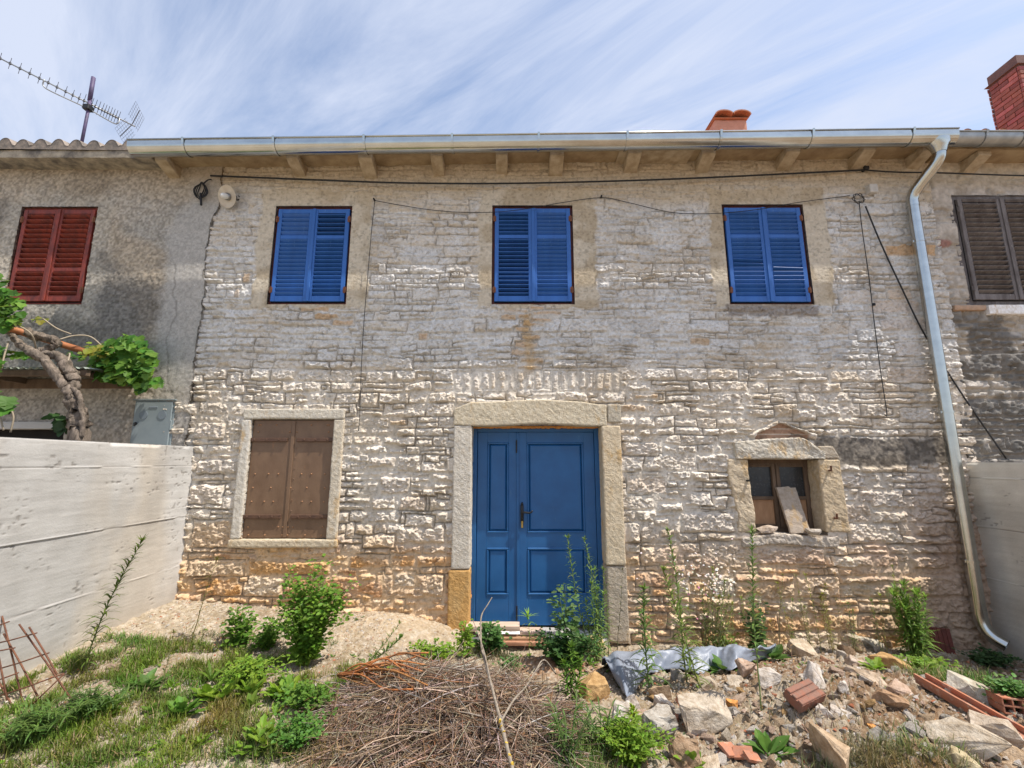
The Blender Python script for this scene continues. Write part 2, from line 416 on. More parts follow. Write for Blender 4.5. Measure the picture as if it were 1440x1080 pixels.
def gridbox(mb, lo, hi, step=.02, r=.01, amp=.004, sc=18, seed=0, fn=None, col=None, amp2=0, sc2=4):
    """rounded box with a rough surface; fn bends the finished point"""
    lo = Vector(lo); hi = Vector(hi); d = hi-lo
    n = [max(1, min(160, int(round(d[i]/(step if not hasattr(step, '__len__') else step[i]))))) for i in range(3)]
    r = min(r, .45*min(d)); vs = []; ix = {}; fs = []
    off = Vector((seed*3.17, seed*1.93, seed*2.41))
    def vid(i, j, k):
        key = (i, j, k)
        if key in ix: return ix[key]
        p = Vector((lo.x+d.x*i/n[0], lo.y+d.y*j/n[1], lo.z+d.z*k/n[2]))
        q = Vector([min(max(p[a], lo[a]+r), hi[a]-r) for a in range(3)])
        e = p-q
        if e.length > 1e-6: p = q + e.normalized()*r
        nv = mn.noise_vector(p*sc+off)*amp
        nv += mn.noise_vector(p*sc*2.7+off)*amp*.5
        if amp2: nv += mn.noise_vector(p*sc2+off)*amp2
        p = p+nv
        if fn: p = fn(p)
        ix[key] = len(vs); vs.append(p); return ix[key]
    for a in range(3):
        b, c = (a+1) % 3, (a+2) % 3
        for s in (0, n[a]):
            for j in range(n[b]):
                for k in range(n[c]):
                    def key(u, v):
                        t = [0, 0, 0]; t[a] = s; t[b] = u; t[c] = v; return vid(*t)
                    q = (key(j, k), key(j+1, k), key(j+1, k+1), key(j, k+1))
                    fs.append(q if s else q[::-1])
    mb.add(vs, fs, col); return mb

# ================================================================== the stone house
house = tag(empty('stone_house', (0, 0, 0)), 'whitewashed rubble stone house with blue door and blue louvred shutters', 'house')
def ez(x): return .0155*(x-.4)
WINS = [(-2.925, -1.975, 3.605, 4.88), (-.247, .751, 3.605, 4.89), (2.595, 3.602, 3.60, 4.90)]
DOOR = (-.46, 1.02, -.3, 2.165)
IRONW = (-2.95, -2.02, .925, 2.23)
CELL = (2.635, 3.44, .965, 1.78)

stp = .0068
xs = np.arange(-3.95, 5.23, stp); zs = np.arange(-.45, 5.60, stp)
X, Z = np.meshgrid(xs, zs, indexing='ij'); X = X.astype(np.float32); Z = Z.astype(np.float32)
hr = lambda z: (.075, .14) if z > 2.7 else ((.085, .165) if z > 1.0 else (.09, .19))
sid, dd, lu, lv, overlay, nid = rubble_layout(X, Z, 11, hr, (1.5, 4.0), split=.22, jump=110, jsize=(.18, .42, .1, .17))
OV = {}
def special(key, *a, **k):
    s = overlay(*a, **k)
    if s is not None: OV.setdefault(key, []).append(s)
R = np.random.RandomState(5)
for i in range(19):                                     # relieving course of upright stones over the door
    x = -.62 + i*.102
    special('vous', x + R.uniform(-.01, .01), 2.66 + .03*math.cos((x-.3)*1.6), .085 + R.uniform(-.02, .012), .22, (x-.3)*-.12)
for z in np.arange(2.84, 3.56, .09): special('ochre', .16 + R.uniform(-.06, .1), z, R.uniform(.16, .3), R.uniform(.06, .085))
for x, z, w_, h_ in ((.05, 3.53, .3, .06), (.42, 3.5, .35, .07), (.35, 3.42, .26, .07), (-.05, 3.45, .2, .08), (-2.35, 3.55, .35, .07), (-2.2, 3.45, .3, .09),
                     (-1.05, 3.2, .12, .1), (-3.2, 3.95, .1, .14), (-3.3, 3.75, .07, .12), (-2.0, 3.38, .26, .08), (4.63, 3.72, .30, .17), (4.85, 4.30, .62, .16),
                     (1.38, 2.36, .3, .1), (1.55, 2.5, .3, .06), (2.2, 3.15, .25, .1), (-3.25, .98, .5, .3), (-3.2, .62, .62, .17), (-2.4, .63, .9, .16), (-1.3, 2.2, .2, .08)):
    special('ochre', x, z, w_, h_)
for x, z, w_, h_ in ((4.75, 2.28, .62, .17), (4.55, 3.58, .6, .17), (4.1, 3.7, .42, .17), (4.7, 3.35, .7, .16), (4.75, 3.05, .55, .17), (4.65, 2.75, .6, .2),
                     (-3.42, 2.1, .35, .2), (-3.3, 1.7, .45, .17), (-3.4, 1.4, .4, .22), (1.45, 1.9, .4, .16), (1.5, 1.5, .45, .2), (2.15, 1.1, .6, .22), (2.3, .75, .5, .3), (1.6, .75, .4, .2),
                     (3.0, .75, .8, .2), (3.7, 1.55, .5, .16), (4.1, 1.35, .5, .2), (3.75, 1.2, .42, .22), (-1.3, 1.5, .35, .2), (-1.1, 1.3, .3, .16), (-1.45, 1.75, .3, .13)):
    special('big', x, z, w_, h_)
special('gable', 2.87, 2.115, .40, .085, math.radians(28)); special('gable', 3.24, 2.105, .46, .085, math.radians(-21))
NS = nid()+2
R = np.random.RandomState(21)
prot = np.clip(R.normal(.014, .010, NS), -.006, .04).astype(np.float32)
tx = R.uniform(-.10, .10, NS).astype(np.float32); tz = R.uniform(-.16, .16, NS).astype(np.float32)
tone = R.rand(NS).astype(np.float32); hue = R.rand(NS).astype(np.float32)
for s in OV.get('gable', []): prot[s] = .035
for s in OV.get('vous', []): prot[s] = R.uniform(.006, .018)
F1 = facets(X + .02*vnoise(X*12, Z*12, 91), Z + .02*vnoise(X*12, Z*12, 92), .075, .052, 31)
F2 = facets(X, Z, .036, .024, 37)
rid = 1-np.abs(2*fbm(X*11, Z*13, 41, 4)-1)
nf = fbm(X*38, Z*44, 45, 3); nl = fbm(X*.8, Z*.9, 47, 3); nm = fbm(X*3.2, Z*3.8, 49, 4)
low = sstep(3.1, 2.55, Z + .25*(nl-.5))                 # bossed below with sun put into relief and colour, flatter dressed stone above
jw = lerp(.003, .006, low) + .008*np.clip(nm-.45, 0, 1)
Xw, Zw = X, Z
prof = sstep(0, 1, (dd - jw + .010*(nf-.5)) / (lerp(.014, .022, low)*(.6 + 1.3*sstep(.35, .65, vnoise(Xw*9, Zw*11, 55)))))
rec = lerp(-.006, -.010, low)*(.25 + 1.6*sstep(.4, .62, fbm(X*2.1, Z*2.4, 53, 3)))   # pointing: flush here, deep there
face = prot[sid]*lerp(.75, 1.0, low) + tx[sid]*lu*.55 + np.clip(tz[sid]*lv, -.02, .02) + F1*lerp(.010, .0145, low) + F2*lerp(.005, .0095, low) + (rid-.6)*lerp(.008, .011, low)
H = prof*face + (1-prof)*rec + (nf-.5)*.006
H += .02*(nl-.5)
# smooth rendered bands round the upper windows, and a smeared band under the eaves
band = np.zeros_like(X)
ew = .10*(fbm(X*3, Z*3, 61, 3)-.5) + .05*(fbm(X*14, Z*14, 62, 2)-.5)
for (a, b, c, d), wl, wr in zip(WINS, (.17, .22, ), (.22, .24)) if False else [(WINS[0], .18, .25), (WINS[1], .15, .26), (WINS[2], .17, .27)]:
    q = np.maximum(np.maximum(a-wl-X, X-b-wr), np.maximum(c-.03-Z, Z-d-.22))
    band = np.maximum(band, sstep(.02, -.015, q + ew))
top = sstep(4.85, 5.2, Z + .5*(fbm(X*1.3, Z*2, 63, 4)-.5) + .12*(nm-.5))
H = lerp(H, .008 + .006*(nf-.5) + .004*(nm-.5), np.maximum(band, top*.55))
vz = sstep(.20, .10, np.abs(Z-2.66))*sstep(1.05, .9, np.abs(X-.3))
H = lerp(H, .006 + .35*H, vz*.7)
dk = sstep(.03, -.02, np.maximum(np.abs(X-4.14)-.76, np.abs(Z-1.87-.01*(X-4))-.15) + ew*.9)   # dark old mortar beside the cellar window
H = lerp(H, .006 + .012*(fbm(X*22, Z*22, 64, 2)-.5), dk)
pk = sstep(.5, .62, fbm(X*1.1, Z*1.4, 66, 3) + .22*sstep(3.3, 4.6, X) - .2*sstep(.2, 1.0, Z-.4) - .12) * sstep(1.6, .9, Z)   # smeared clay mortar low down
H = lerp(H, .012 + .5*H + .01*(nm-.5), pk*.7)
tri = (np.abs(X-3.06) < .30) & (Z > 1.99) & (Z < 2.19 - np.abs(X-3.06)*.42)
H = np.where(tri, -.03, H)
lowsill = sstep(.06, 0, np.abs(Z-.80)-.02)              # gaps
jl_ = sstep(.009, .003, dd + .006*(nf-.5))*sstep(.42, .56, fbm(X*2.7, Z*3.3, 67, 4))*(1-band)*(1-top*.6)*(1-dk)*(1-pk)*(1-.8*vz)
H = np.clip(H - .016*jl_*lerp(.5, 1, low), -.045, .07)
for a, b, c, d in ((-.70, 1.26, -.4, 2.46), (-3.09, -1.87, .82, 2.37), (2.42, 3.69, .85, 2.0)):
    q = np.maximum(np.maximum(a-X, X-b), np.maximum(c-Z, Z-d))
    H = np.minimum(H, lerp(.012, .07, sstep(0, .07, q)))

# colour of stones and mortar, with sun warmth and crack shade painted in
def c3(r, g, b): return np.array((r, g, b), np.float32)
t = tone[sid][..., None]; hh = hue[sid][..., None]
stone = lerp(c3(.54, .515, .48), c3(.73, .695, .645), t)
stone = lerp(stone, c3(.64, .55, .43), sstep(.68, 1, hh)*.7)
stone = lerp(stone, c3(.44, .42, .40), sstep(.12, 0, hh)*.6)
wash = sstep(.35, .6, fbm(X*2.6, Z*3.4, 71, 4))[..., None]
stone = lerp(stone, c3(.73, .71, .68), .65*wash)
oz = np.clip(1.25*sstep(1.30, .55, Z + .55*(fbm(X*.9, Z*1.1, 73, 4)-.5) + .12*sstep(-.7, 1.3, X)), 0, 1)
oz = np.clip(oz * (.85 + .25*sstep(-.5, -2.2, X)), 0, 1)
stone = stone*lerp(c3(.965, .98, 1.0), c3(1.05, .985, .90), low[..., None])  # sunlit warmth below the eave shadow, cooler shade above, painted into the stones
warm = np.array([(.68, .38, .155), (.70, .50, .32), (.70, .45, .22), (.70, .57, .42), (.58, .34, .18)], np.float32)
wcol = warm[(hue*4.99).astype(int)][sid]
wcol = wcol*(.82 + .3*tone[sid][..., None])
wcol = lerp(wcol, c3(.66, .55, .42), .35*sstep(.47, .62, fbm(X*7, Z*9, 75, 3))[..., None])
stone = lerp(stone, wcol, oz[..., None])
mort = lerp(c3(.71, .69, .65), c3(.58, .545, .49), sstep(.4, .65, nm)[..., None])
mort = mort*lerp(c3(1, 1, 1), c3(1.03, .97, .89), low[..., None])  # mortar gets the same painted sun warmth below
mort = lerp(mort, c3(.66, .46, .27), (oz*.9)[..., None])
base = lerp(mort, stone, prof[..., None])
yel = (sstep(.52, .66, fbm(X*1.7, Z*2.2, 77, 4))*.25)[..., None]
base = lerp(base, c3(.56, .46, .33), yel)
ob = np.zeros(NS, np.float32)
for s in OV['ochre']: ob[s] = R.uniform(.6, 1)
base = lerp(base, lerp(c3(.60, .37, .17), c3(.56, .42, .28), hh), (ob[sid]*prof*.85)[..., None])
bg_ = np.zeros(NS, np.float32)
for s in OV['big']: bg_[s] = .6
base = lerp(base, lerp(c3(.60, .55, .49), c3(.55, .43, .33), hh), (bg_[sid]*prof*.8*(1-.9*oz))[..., None])
streak = sstep(.07, .0, np.abs(X-.19-.02*np.sin(Z*9)) - .03*nm)*sstep(2.7, 2.8, Z)*sstep(3.6, 3.4, Z)
base = lerp(base, c3(.55, .37, .17), (streak*.55*sstep(.4, .55, nm))[..., None])
pl = lerp(c3(.47, .39, .28), c3(.60, .53, .42), sstep(.35, .62, fbm(X*4, Z*4, 79, 4))[..., None])
base = lerp(base, pl, np.maximum(band, 0)[..., None])
base = lerp(base, lerp(c3(.50, .39, .25), c3(.58, .49, .36), nm[..., None]), (top*.8)[..., None])
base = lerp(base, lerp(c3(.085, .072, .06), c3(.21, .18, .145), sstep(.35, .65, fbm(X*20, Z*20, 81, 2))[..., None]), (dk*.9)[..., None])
base = lerp(base, lerp(c3(.42, .27, .17), c3(.62, .45, .33), sstep(.35, .65, nm)[..., None]), (pk*.75)[..., None])
cn = (sstep(4.1, 4.7, X + .5*(nl-.5))*sstep(2.2, 1.0, Z + .6*(fbm(X*2, Z*2, 83, 3)-.5)))[..., None]  # browner towards the lower corner by the downpipe
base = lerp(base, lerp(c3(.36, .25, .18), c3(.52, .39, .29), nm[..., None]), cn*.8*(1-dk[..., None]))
base = np.where(tri[..., None], lerp(c3(.40, .25, .17), c3(.60, .53, .44), (sstep(.35, .5, np.abs(((Z*16) % 1)-.5)))[..., None]), base)
dsill = sstep(.03, -.01, np.maximum(np.abs(X-3.1)-.55 + .3*np.clip(3.57-Z, 0, 1), np.abs(Z-3.53)-.06) + ew)     # lichen under one window
base = lerp(base, c3(.25, .215, .19), (dsill*.75)[..., None])
base = lerp(base, lerp(c3(.36, .32, .27), c3(.22, .18, .14), low[..., None]), (jl_*.7)[..., None])  # dark joints: crack shade painted in along the stone edges
base = base * (.86 + .28*nf[..., None])
spk = sstep(.66, .74, fbm(X*30, Z*30, 85, 2))[..., None]
base = lerp(base, base*.62, spk*.6)
base = np.clip(base*lerp(1.03, 1.05, low)[..., None], .02, .84)  # sunlit lower wall lifted slightly in colour
kc = lambda A: (A[:-1, :-1] + A[1:, 1:])/2
xc, zc = kc(X), kc(Z)
keep = np.ones(xc.shape, bool)
for a, b, c, d in WINS + [DOOR, IRONW, CELL]: keep &= ~((xc > a) & (xc < b) & (zc > c) & (zc < d))
keep &= zc < 5.47 + ez(xc)
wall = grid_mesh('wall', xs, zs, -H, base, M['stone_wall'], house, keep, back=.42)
del X, Z, sid, dd, lu, lv, F1, F2, rid, nf, nl, nm, stone, base, wcol, mort, pl, H

mb = MB()                                               # the rest of the shell
mb.box((-3.95, 5.6, -.6), (5.22, 5.95, 5.6)); mb.box((-3.95, .45, -.6), (-3.7, 5.6, 5.6)); mb.box((5.0, .45, -.6), (5.22, 5.6, 5.6))
mb.box((-3.7, .45, 2.95), (5.0, 5.6, 3.1))
mb.build('rear_wall', M['render_wall'], house)

# eaves: soffit slab, corbels, roof, chimney
mb = MB()
gridbox(mb, (-4.36, -.27, 5.465), (5.2, .4, 5.535), (.06, .05, .035), .012, .006, 14, 3, fn=lambda p: Vector((p.x, p.y, p.z+ez(p.x))), amp2=.008, sc2=1.7)
mb.build('soffit', M['soffit'], house)
for q in ((-2.62, 5.445, -1.35), (1.3, 5.458, 2.2)):
    mb = MB(); mb.box((q[0], -.262, q[1]), (q[2], -.01, q[1]+.006)); mb.build('soffit_board', M['corbel'], house)
R = random.Random(4)
for i, px in enumerate((248, 424, 522, 618, 706, 781, 886, 986, 1100, 1203, 1292)):
    x = (px-720)/FPX/.905*CAM_D*(1 if px != 1292 else .985); w = R.uniform(.068, .085); mb = MB(); zt = 5.462+ez(x)
    drop = R.uniform(.15, .19); fz = R.uniform(.045, .075)
    def f(p, x=x, zt=zt, drop=drop, fz=fz):
        s = min(1, max(0, (p.y+.27)/.30)); s = s**.75
        u = (p.z+1)                                   # 0 bottom .. 1 top
        return Vector((p.x, p.y, zt - (1-u)*(fz+(drop-fz)*s)))
    gridbox(mb, (x-w, -.265, -1), (x+w, .05, 0), (.03, .02, .12), .012, .005, 16, i, fn=f)
    mb.build('corbel', M['corbel'], house, smooth=False)

def roof_mesh(name, x0, x1, z0, parent, mat, y0=-.34, y1=2.9, slope=.33, pitch=.215, tilt=None, skirt=.03, colf=None, seed=0):
    xs = np.arange(x0, x1+.001, .0215); ys = np.concatenate([np.arange(y0, y1, .05), [y1]])
    Xg, Yg = np.meshgrid(xs, ys, indexing='ij'); R = np.random.RandomState(seed)
    ph = (Xg/pitch) % 1
    jit = R.uniform(-.02, .02, (len(xs)//6+4, len(ys)//7+3)); k = np.floor(Xg/pitch).astype(int); k -= k.min()
    cs = ((Yg-y0)/.33); cj = np.floor(cs).astype(int)
    jz = R.uniform(-.012, .012, (k.max()+1, cj.max()+1))[k, cj]
    prof = np.where(np.abs(ph-.5) < .34, np.sqrt(np.clip(1-((ph-.5)/.34)**2, 0, 1))*.085, 0)
    z = z0 + (Yg-y0)*slope + prof + jz + .022*(1-(cs % 1))
    if tilt: z = z + np.vectorize(tilt)(Xg)
    colr = np.ones(Xg.shape+(3,), np.float32)*(.55+.75*R.rand(k.max()+1, cj.max()+1)[k, cj])[..., None]
    o = grid_mesh(name, xs, ys, z, np.clip(colr, .3, 1.2), mat, parent, axis='roof', skirt=False)
    mb = MB()
    # closing strip at the eave, the mortar-packed tile ends
    for i in range(len(xs)-1):
        zb = z0-skirt + (tilt(xs[i]) if tilt else 0)
        mb.add([(xs[i], y0+.004, zb), (xs[i+1], y0+.004, zb), (xs[i+1], y0+.004, z[i+1, 0]), (xs[i], y0+.004, z[i, 0])], [(0, 1, 2, 3)])
    zr = z0 + (y1-y0)*slope
    mb.box((x0, y1, zr-.06), (x1, y1+.3, zr+.12)); mb.add([(x0, y1+.2, zr), (x1, y1+.2, zr), (x1, 6.2, zr-1.1), (x0, 6.2, zr-1.1)], [(0, 1, 2, 3)])
    mb.add([(x0, y0+.02, z0-skirt), (x1, y0+.02, z0-skirt), (x1, y1, zr-skirt), (x0, y1, zr-skirt)], [(0, 3, 2, 1)])
    mb.build('ridge', mat, o)
    return o
roof = roof_mesh('roof', -4.4, 5.2, 5.545, house, M['tile_red'], y0=-.30, tilt=ez, seed=2)
roof.parent = house
mb = MB(); cx, cy = 3.67, 1.55                          # small plastered chimney with a tile cap
gridbox(mb, (cx-.27, cy, 6.0), (cx+.27, cy+.5, 7.42), (.05, .06, .06), .02, .006, 9, 2)
chim = mb.build('chimney', M['chim_plaster'], roof)
mb = MB(); mb.box((cx-.29, cy-.03, 7.42), (cx+.29, cy+.55, 7.445), ch=.008)
for k in range(2):
    xx = cx-.14+k*.29; pts = []
    vs = []; fs = []
    for yy in (cy-.10, cy+.72):
        for j in range(9):
            a = math.pi*j/8; vs.append((xx-.155*math.cos(a), yy, 7.445+.085*math.sin(a)+.02*(yy > cy)))
        for j in range(9):
            a = math.pi*(8-j)/8; vs.append((xx-.135*math.cos(a), yy, 7.445+.062*math.sin(a)+.02*(yy > cy)))
    for j in range(18): fs.append((j, (j+1) % 18, 18+(j+1) % 18, 18+j))
    fs += [tuple(range(17, -1, -1)), tuple(range(18, 36))]
    mb.add(vs, fs)
mb.build('chimney_cap', M['tile_red'], roof)

# gutter and downpipe
def gutter(parent, mat, x0, x1, yc, zc, R_=.092, up=.05, tilt=None, brackets=()):
    prof = []
    for j in range(17):
        a = math.pi*j/16; prof.append((yc-R_*math.cos(a), zc-R_*math.sin(a)))
    prof = [(yc-R_-.006, zc+up)] + [(yc-R_, zc+up*.5)] + prof + [(yc+R_, zc+up*1.2)]
    inner = [(y+(.004 if y < yc else -.004), z+.004) for y, z in prof[::-1]]
    ring = prof+inner; n = len(ring); nx = max(2, int((x1-x0)/.25)); vs = []; fs = []
    for i in range(nx+1):
        x = x0+(x1-x0)*i/nx; dz = tilt(x) if tilt else 0
        vs += [(x, y, z+dz) for y, z in ring]
    for i in range(nx):
        for k in range(n):
            a = i*n+k; b = i*n+(k+1) % n; fs.append((a, a+n, b+n, b))
    mb = MB(); mb.add(vs, fs)
    for i, x in ((0, x0), (nx, x1)):                    # end plates
        dz = tilt(x) if tilt else 0
        mb.add([(x, y, z+dz) for y, z in prof], [tuple(range(len(prof)))])
    dz0, dz1 = (tilt(x0), tilt(x1)) if tilt else (0, 0)
    mb.tube([(x0, yc-R_-.006, zc+up+dz0), (x1, yc-R_-.006, zc+up+dz1)], .009, 8)
    o = fixnormals(mb.build('gutter', mat, parent, smooth=True))
    for x in brackets:
        b = MB(); dz = tilt(x) if tilt else 0
        pp = [(yc-R_-.018, zc+up+.008)] + [(yc-(R_+.004)*math.cos(math.pi*j/14), zc-(R_+.004)*math.sin(math.pi*j/14)) for j in range(15)]
        vs = []; fs = []
        for y, z in pp:
            vs += [(x-.013, y, z+dz), (x+.013, y, z+dz)]
        for y, z in pp:
            s = 1+.05; vs += [(x-.013, yc+(y-yc)*s, zc+(z-zc)*s+dz), (x+.013, yc+(y-yc)*s, zc+(z-zc)*s+dz)]
        m = len(pp)
        for j in range(m-1):
            a = 2*j; o2 = 2*m
            fs += [(o2+a, o2+a+2, o2+a+3, o2+a+1), (a, a+1, a+3, a+2), (a, a+2, o2+a+2, o2+a), (a+1, o2+a+1, o2+a+3, a+3)]
        b.add(vs, fs); b.build('gutter_bracket', mat, o)
    return o
gut = gutter(house, M['zinc'], -4.42, 5.16, -.42, 5.425, tilt=ez, brackets=[(p-720)/FPX/.889*4.65 for p in (265, 390, 515, 637, 757, 880, 1010, 1138, 1278)])
mb = MB()
pth = [(4.985, -.42, 5.41), (4.985, -.42, 5.31), (4.98, -.405, 5.24), (4.96, -.35, 5.17), (4.90, -.19, 5.03), (4.877, -.135, 4.96), (4.868, -.112, 4.90), (4.868, -.108, 4.80), (4.862, -.108, 3.0),
       (4.852, -.108, .22), (4.854, -.112, .12), (4.865, -.14, .04), (4.895, -.19, -.02), (4.935, -.25, -.055)]
sm = []                                                # round the bends
for i in range(len(pth)-1):
    a, b = Vector(pth[i]), Vector(pth[i+1]); k = 4 if (b-a).length < .3 else 2
    for j in range(k): sm.append(a.lerp(b, j/k))
sm.append(Vector(pth[-1]))
for _ in range(3):
    sm = [sm[0]] + [sm[i] if (sm[i+1]-sm[i-1]).length > 1.0 else (sm[i-1]+sm[i]*2+sm[i+1])/4 for i in range(1, len(sm)-1)] + [sm[-1]]
mb.tube(sm, .061, 20, cap=False); mb.tube(sm[-3:], .057, 20, cap=False)
for s in (Vector((4.868, -.108, 4.80)), Vector((4.955, -.30, 5.16)), Vector((4.89, -.17, 5.00)), Vector((4.852, -.108, .24))):
    i = min(range(len(sm)), key=lambda q: (sm[q]-s).length); i = min(max(i, 1), len(sm)-2)
    tdir = (sm[i+1]-sm[i-1]).normalized(); mb.tube([sm[i]-tdir*.03, sm[i]+tdir*.03], .0635, 20, cap=False)
dp = mb.build('downpipe', M['zinc'], house, smooth=True)
mb = MB()                                               # funnel outlet
vs = []; fs = []
for z, rx, ry in ((5.46, .13, .10), (5.41, .12, .095), (5.37, .085, .08), (5.30, .062, .062)):
    for k in range(16):
        a = 2*math.pi*k/16; vs.append((4.985+rx*math.cos(a), -.42+ry*math.sin(a), z))
for r in range(3):
    for k in range(16): fs.append((r*16+k, (r+1)*16+k, (r+1)*16+(k+1) % 16, r*16+(k+1) % 16))
mb.add(vs, fs); fixnormals(mb.build('pipe_outlet', M['zinc'], dp, smooth=True))
for z in (4.35, 2.3, .72):
    mb = MB(); x = 4.852+(z-.2)*.0034
    mb.tube([(x, -.108, z-.012), (x, -.108, z+.012)], .066, 20); mb.box((x-.012, -.05, z-.01), (x+.012, .02, z+.01))
    for s in (-1, 1): mb.box((x+s*.062-.012, -.125, z-.016), (x+s*.062+.012, -.09, z+.016), ch=.004)
    mb.build('pipe_clamp', M['zinc'], dp)

# ---- louvred shutters
def louvre_leaf(w, h, slats, mid, open_a, shut_a, R, rail=(.05, .07, .075), broken=()):
    """a leaf in its own x 0..w, z 0..h; slats listed bottom section and top section"""
    mb = MB(); t = .035; st = rail[0]
    mb.box((0, -t, 0), (st, 0, h), ch=.003); mb.box((w-st, -t, 0), (w, 0, h), ch=.003)
    mb.box((st, -t+.003, 0), (w-st, -.003, rail[1]), ch=.003); mb.box((st, -t+.003, h-.055), (w-st, -.003, h), ch=.003)
    zm = h*mid
    mb.box((st, -t+.003, zm-.024), (w-st, -.003, zm+.024), ch=.003)
    for z0, z1, a0 in ((rail[1], zm-.024, open_a), (zm+.024, h-.055, shut_a)):
        n = max(2, int(round((z1-z0)/slats))); d = (z1-z0)/n
        for i in range(n):
            a = a0 + R.uniform(-.05, .05); zc = z0+d*(i+.5); roll = R.uniform(-.004, .004)
            if (z0 > .2, i) in broken: a += .3; roll = .035
            Mx = Matrix.Translation((w/2, -t/2, zc)) @ Matrix.Rotation(roll, 4, 'Y') @ Matrix.Rotation(a, 4, 'X')
            mb.box((-(w/2-st)+.001, -.0042, -.030), ((w/2-st)-.001, .0042, .030), Mx, ch=.002)
    return mb
def shutter_window(parent, rect, fmat, smat, leafspec, yf, label=None, slat=.0535, fw=.032, hingemat=None, gap=.012, mid=.69):
    a, b, c, d = rect; mb = MB()
    mb.box((a-.02, yf, c-.02), (a+fw, yf+.09, d+.02)); mb.box((b-fw, yf, c-.02), (b+.02, yf+.09, d+.02))
    mb.box((a+fw, yf, d-fw), (b-fw, yf+.09, d+.02)); mb.box((a+fw, yf, c-.02), (b-fw, yf+.09, c+fw*.9))
    win = mb.build('window', fmat, parent)
    pb = MB(); pb.box((a-.015, yf+.095, c-.015), (b+.015, yf+.10, d+.015)); pb.build('pane', M['dark'], win)  # dark backing added to black out the slat gaps, not glass
    iw = (b-a-2*fw-gap)/2; ih = d-c-2*fw-.012
    for i, (oa, sa, br) in enumerate(leafspec):
        R = random.Random(i*7+int(a*100)); m = louvre_leaf(iw, ih, slat, mid, oa, sa, R, broken=br)
        if i == 1: m.box((-.016, -.047, 0), (.022, -.0365, ih), ch=.003)     # the cover strip over the meeting stiles
        m.build('shutter', smat, win, loc=None).location = (a+fw+.004+i*(iw+gap-.006), yf-.004, c+fw+.005)
    for s in (0, 1):
        for f in (.14, .86):
            h_ = MB(); x = a+fw if s == 0 else b-fw
            h_.tube([(x, yf-.045, c+(d-c)*f-.04), (x, yf-.045, c+(d-c)*f+.04)], .009, 8); h_.box((x-.02, yf-.043, c+(d-c)*f-.032), (x+.02, yf-.0395, c+(d-c)*f+.032))
            h_.build('hinge', hingemat or M['hinge'], win)
    return win
SH, OP = .42, 1.30
LS = [[(.80, .72, ()), (1.05, 1.38, ())], [(1.34, 1.30, ()), (.80, .82, ())], [(.80, .84, ((False, 8), (False, 7))), (.86, .82, ((False, 6),))]]
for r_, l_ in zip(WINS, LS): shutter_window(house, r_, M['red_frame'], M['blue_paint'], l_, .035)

# ---- the door in its dressed stone surround
def outline(top=None, left=None, right=None):
    return None
DC = (.56, .475, .34)
def stoneblock(name, parent, lo, hi, seed, col, fn=None, step=.016, amp=.003, r=.014, amp2=.004):
    mb = MB(); mb.cc = col
    gridbox(mb, lo, hi, step, r, amp, 30, seed, fn, amp2=amp2, sc2=6)
    return mb.build(name, M['dressed'], parent)
def lint(p):
    s = max(0, 1-(p.x+.66)/.20) if p.x < -.46 else 0
    zt = 2.165+(p.z-2.165)*(1-s*.35 - .12*sstep(.75, 1.06, p.x)*1.0)
    return Vector((p.x, p.y, zt + .012*math.sin(p.x*5)))
stoneblock('lintel', house, (-.66, -.045, 2.165), (1.075, .2, 2.44), 1, (.66, .58, .44), lint)
stoneblock('lintel_block', house, (1.085, -.038, 2.19), (1.24, .2, 2.40), 2, (.52, .47, .38))
stoneblock('jamb', house, (-.655, -.04, .62), (-.452, .185, 2.16), 3, (.66, .61, .53))
stoneblock('jamb', house, (-.68, -.044, -.05), (-.453, .185, .61), 4, (.62, .37, .14))
stoneblock('jamb', house, (1.010, -.044, .66), (1.225, .185, 2.156), 5, (.68, .57, .41))
stoneblock('jamb', house, (1.011, -.038, -.1), (1.23, .185, .65), 6, (.50, .43, .34))
DY = .19                                                # door face, set back in the wall
mb = MB()
mb.box((-.46, DY-.02, -.02), (-.405, DY+.08, 2.16), ch=.004); mb.box((.962, DY-.02, -.02), (1.02, DY+.08, 2.16), ch=.004)
mb.box((-.405, DY-.018, 2.10), (.962, DY+.08, 2.158), ch=.004)
door = mb.build('door', M['door_paint'], house)
def door_leaf(x0, x1, z0, z1, rows, st):
    mb = MB(); t = .045; y0 = DY; y1 = DY+t
    cuts = [z0]
    for a, b in rows: cuts += [a, b]
    cuts.append(z1)
    mb.box((x0, y0, z0), (x0+st[0], y1, z1), ch=.003); mb.box((x1-st[1], y0, z0), (x1, y1, z1), ch=.003)
    xa, xb = x0+st[0], x1-st[1]
    for i in range(0, len(cuts), 2): mb.box((xa, y0+.0015, cuts[i]), (xb, y1, cuts[i+1]))
    for a, b in rows:                                   # moulded frame, then the raised field
        m = .022
        for (u0, u1, v0, v1) in ((xa, xb, a, a+m), (xa, xb, b-m, b), (xa, xa+m, a+m, b-m), (xb-m, xb, a+m, b-m)):
            mb.box((u0, y0-.008, v0), (u1, y0+.02, v1), ch=.006)
        e = .022
        o = [(xa+m, y0+.022, a+m), (xb-m, y0+.022, a+m), (xb-m, y0+.022, b-m), (xa+m, y0+.022, b-m)]
        i_ = [(xa+m+e, y0+.004, a+m+e), (xb-m-e, y0+.004, a+m+e), (xb-m-e, y0+.004, b-m-e), (xa+m+e, y0+.004, b-m-e)]
        mb.add(o+i_, [(0, 1, 5, 4), (1, 2, 6, 5), (2, 3, 7, 6), (3, 0, 4, 7), (4, 5, 6, 7)])
    return mb
door_leaf(-.40, .062, -.005, 2.097, [(.30, .80), (.96, 1.98)], (.115, .10)).build('door_leaf', M['door_paint'], door)
